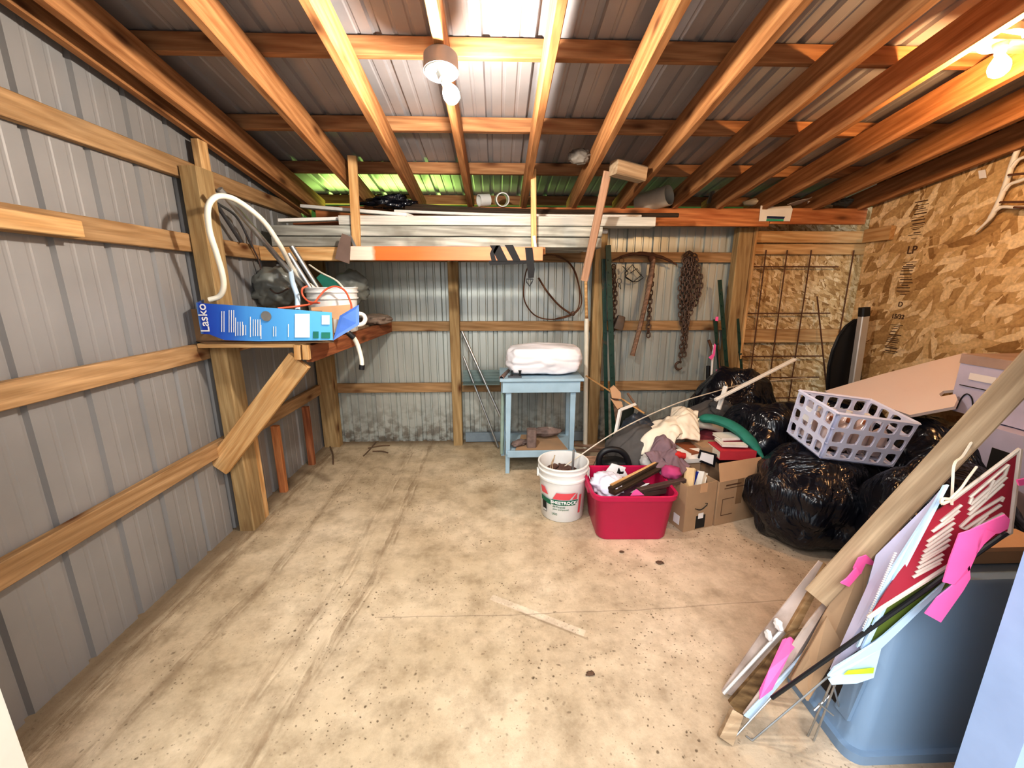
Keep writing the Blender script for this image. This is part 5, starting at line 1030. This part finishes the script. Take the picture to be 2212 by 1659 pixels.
sheetpx('marker_ribbon', [(1690, 1382, 1.15), (1706, 1374, 1.15), (1722, 1391, 1.13), (1706, 1412, 1.10), (1668, 1490, 1.045), (1640, 1512, 1.03), (1640, 1490, 1.04), (1660, 1448, 1.08)], .003, PINK, ('hot pink ribbon hanging on the dark weathered plank', 'ribbon'))
sheetpx('cardboard_sheet', [(1868, 1200, 1.10), (1892, 1190, 1.09), (1862, 1290, 1.08), (1822, 1388, 1.065), (1745, 1512, 1.045), (1702, 1462, 1.08), (1745, 1390, 1.10), (1812, 1262, 1.11)], .006, CARD, ('brown cardboard sheet standing among the leaning signs', 'cardboard'))
sheetpx('cardboard_sheet', [(1785, 1330, 1.07), (1818, 1390, 1.045), (1742, 1512, 1.025), (1708, 1465, 1.05), (1748, 1398, 1.07)], .005, CARD, ('smaller cardboard flap in front of the brown cardboard sheet', 'cardboard'))
lv = thing('yard_sign', 'lavender white corrugated yard sign leaning between cardboard and red sign', 'sign', A(1815, 1440, 1.1))
sheetpx('face', [(2012, 1085, 1.0), (2040, 1052, .99), (1990, 1150, .985), (1932, 1255, .985), (1862, 1398, .98), (1795, 1447, 1.0), (1838, 1385, 1.02), (1878, 1262, 1.04), (1895, 1200, 1.05)], .005, LAV, parent=lv)
sheetpx('edge', [(2036, 1048, .98), (2046, 1046, .975), (1950, 1230, .97), (1872, 1394, .965), (1858, 1400, .965), (1930, 1240, .97)], .006, PALEB, parent=lv)
sheetpx('edge', [(2020, 1078, .985), (2026, 1076, .98), (1925, 1240, .975), (1855, 1392, .97), (1848, 1396, .97), (1915, 1240, .975)], .006, PALEB, parent=lv)
obw('edge_teeth', cat(*[box(.006, .004, .003, A(1934-k*1.95, 1195+k*4.6, .972)) for k in range(36)]), PAPER, lv)
rs_ = thing('metal_sign', 'dark red sign with slanted cream lettering hanging by a rope', 'sign', A(2000, 1250, 1.1))
RP = [A(2203, 970, .98), A(2181, 1150, .93), A(1906, 1312, .95)]
def rsp(name, pts, off, th, mat):
    n_ = (RP[1]-RP[0]).cross(RP[2]-RP[0]).normalized()
    if n_.dot(O0-RP[0]) < 0: n_ = -n_
    return obw(name, quad3([onplane(x, y, RP)+n_*off for x, y in pts], th), mat, rs_)
q3 = quad3([onplane(x, y, RP) for x, y in ((2203, 970), (2181, 1150), (2042, 1226), (1906, 1312), (1880, 1330), (1958, 1210), (2004, 1118), (2050, 1086))], .004)
obw('face', q3, SIGNR, rs_)
obw('frame_edge', tube([onplane(x, y, RP) for x, y in ((2203, 970), (2181, 1150), (2042, 1226), (1906, 1312), (1876, 1334))], .006, 6), SIGNW, rs_)
obw('frame_edge', tube([onplane(x, y, RP) for x, y in ((2203, 970), (2050, 1085))], .005, 6), SIGNW, rs_)
n_ = (RP[1]-RP[0]).cross(RP[2]-RP[0]).normalized()
if n_.dot(O0-RP[0]) < 0: n_ = -n_
def ll(x0, y0, x1, y1, r=.0045): return tube([onplane(x0, y0, RP)+n_*.003, onplane(x1, y1, RP)+n_*.003], [r]*2, 6, flat=.6)
LT = []
for a_ in ((2093, 1074, 2176, 1003), (2094, 1090, 2168, 1026), (2091, 1102, 2172, 1030), (2090, 1112, 2165, 1045), (2092, 1088, 2098, 1073), (2168, 1026, 2176, 1003), (2125, 1077, 2145, 1036),
   (2072, 1138, 2100, 1112), (2072, 1138, 2082, 1142), (2082, 1142, 2160, 1090), (2100, 1112, 2165, 1073), (2165, 1073, 2160, 1083), (2072, 1158, 2165, 1108), (2098, 1145, 2130, 1112),
   (2030, 1126, 2075, 1090), (2020, 1142, 2070, 1102), (2012, 1148, 2058, 1118),
   (2002, 1170, 2060, 1128), (2000, 1180, 2056, 1140), (1994, 1192, 2052, 1152), (1990, 1202, 2050, 1164), (1988, 1208, 2048, 1176), (1984, 1216, 2040, 1182), (1980, 1226, 2036, 1196), (1976, 1236, 2034, 1206), (1970, 1246, 2030, 1214)):
    LT.append(ll(*a_))
obw('cream_lettering', cat(*LT), SIGNW, rs_, smooth=True)
obw('rope', tube(smoothpath([A(2105, 945, 1.06), A(2080, 985, 1.03), A(2062, 1002, 1.0), A(2058, 1040, .98), (onplane(2050, 1088, RP)+n_*.01)], 5), .0035, 6), CREAM, rs_, smooth=True)
obw('rope_knot', cat(tube(smoothpath([A(2050, 1082, .95), A(2035, 1088, .94), A(2036, 1078, .94), A(2050, 1078, .95)], 4), .004, 6), tube(smoothpath([A(2052, 1078, .95), A(2075, 1056, .96), A(2092, 1032, .97), A(2110, 1008, .98)], 4), .003, 6)), CREAM, rs_, smooth=True)
sg = thing('yard_sign', 'olive green printed sign with pale blue edge under the red sign', 'sign', A(1880, 1420, 1.0))
sheetpx('face', [(2040, 1220, .95), (2048, 1262, .945), (1960, 1330, .955), (1880, 1385, .965), (1880, 1340, .97), (1945, 1275, .965)], .004, GLEAF, parent=sg)
sheetpx('pale_edge', [(2042, 1252, .94), (2030, 1275, .94), (1900, 1400, .95), (1800, 1462, .96), (1786, 1458, .965), (1800, 1440, .965), (1890, 1385, .95)], .004, PALEB, parent=sg)
ws = thing('yard_sign', 'pale blue sign with lime stripe below the lavender sign', 'sign', A(1840, 1478, 1.0))
sheetpx('face', [(1905, 1385, .955), (1885, 1462, .95), (1850, 1474, .95), (1795, 1477, .955), (1788, 1466, .96), (1850, 1430, .96)], .004, PALEB, parent=ws)
sheetpx('lime_stripe', [(1832, 1448, .948), (1888, 1442, .944), (1886, 1454, .943), (1822, 1457, .947)], .001, LIME, parent=ws)
obw('black_bar', tube([A(2175, 1150, .90), A(1667, 1508, 1.02)], .006, 8), BLACK, smooth=True, tag=('long thin black bar slanting in front of the signs', 'bar'))
rb = thing('marker_ribbon', 'large hot pink ribbon tied to the red sign and trailing down', 'ribbon', A(2050, 1300, .98))
for pts in (((2182, 1122), (2172, 1112), (2120, 1135), (2098, 1145), (2102, 1160), (2160, 1152), (2178, 1142)), ((2098, 1143), (2125, 1142), (2110, 1190), (2092, 1230), (2060, 1262), (2035, 1256), (2050, 1205), (2070, 1152)), ((2092, 1220), (2094, 1248), (2078, 1275), (2030, 1343), (1996, 1324), (2022, 1290), (2062, 1258)), ((2128, 1142), (2150, 1150), (2125, 1172), (2105, 1198), (2112, 1160))):
    sheetpx('ribbon_fold', [(x, y, .89) for x, y in pts], .003, PINK, parent=rb)
obw('marker_ribbon', cat(quad3([A(x, y, 1.08) for x, y in ((1853, 1204), (1870, 1198), (1886, 1212), (1884, 1220), (1868, 1216), (1858, 1238), (1846, 1242), (1842, 1226))][::-1], .004), quad3([A(x, y, 1.075) for x, y in ((1848, 1225), (1856, 1238), (1832, 1266), (1814, 1258), (1828, 1248))][::-1], .004)), PINK, tag=('hot pink ribbon knotted below the long pale plank', 'ribbon'))
obw('marker_ribbon', quad3([A(x, y, .92) for x, y in ((2194, 1036), (2212, 1032), (2214, 1046), (2198, 1048))][::-1], .004), PINK, tag=('small hot pink ribbon at the top right edge of the red sign', 'ribbon'))
wl = thing('wire_stakes', 'thin grey wire sign stakes standing under the leaning signs', 'wire stakes', F(1750, 1560))
for q in (((1665, 1508, 1.05), (1580, 1600, None)), ((1800, 1452, 1.0), (1625, 1600, None)), ((1625, 1600, None), (1612, 1590, None)), ((1798, 1470, 1.0), (1745, 1590, None)), ((1805, 1475, 1.0), (1758, 1600, None)), ((1800, 1480, 1.0), (1822, 1560, None)), ((1795, 1500, 1.02), (1758, 1535, 1.0)), ((1770, 1520, 1.0), (1800, 1545, 1.0))):
    p_ = [F(x, y, .004) if Y is None else A(x, y, Y) for x, y, Y in q]
    obw('wire', tube(p_, .003, 6), STEEL, wl, smooth=True)
# floor litter
TW = plain('twig bark', (.16, .10, .06), .9)
for k, (x, y, x1, y1, lb) in enumerate(((785, 985, 812, 955, 'small twig on the floor near the back left post'), (795, 968, 842, 962, 'longest thin twig on the floor by the back wall'), (805, 975, 838, 978, 'short twig beside the longest one at the back wall'), (712, 962, 720, 1003, 'pale broken stick lying in the left floor corner'))):
    obw('twig', tube(smoothpath([F(x, y, .006), F((x+x1)/2+3, (y+y1)/2-2, .008), F(x1, y1, .006)], 4), .006, 5), TW, smooth=True, tag=(lb, 'twig'))
LEAF = plain('brown leaf', (.13, .075, .045), .9)
for x, y, s_, lb in ((1343, 1192, .018, 'small dark leaf on the floor in front of the red tote'), (1425, 1215, .03, 'flat brown smudge of mud on the floor right of the tote'), (1275, 1455, .022, 'dark leaf crumb in the middle of the foreground floor')):
    obw('dry_leaf', blob(F(x, y, .004), (s_*.7, s_*.5, .004), x, .4, 2, .3, 3, floor=0), LEAF, smooth='all', tag=(lb, 'leaf'))
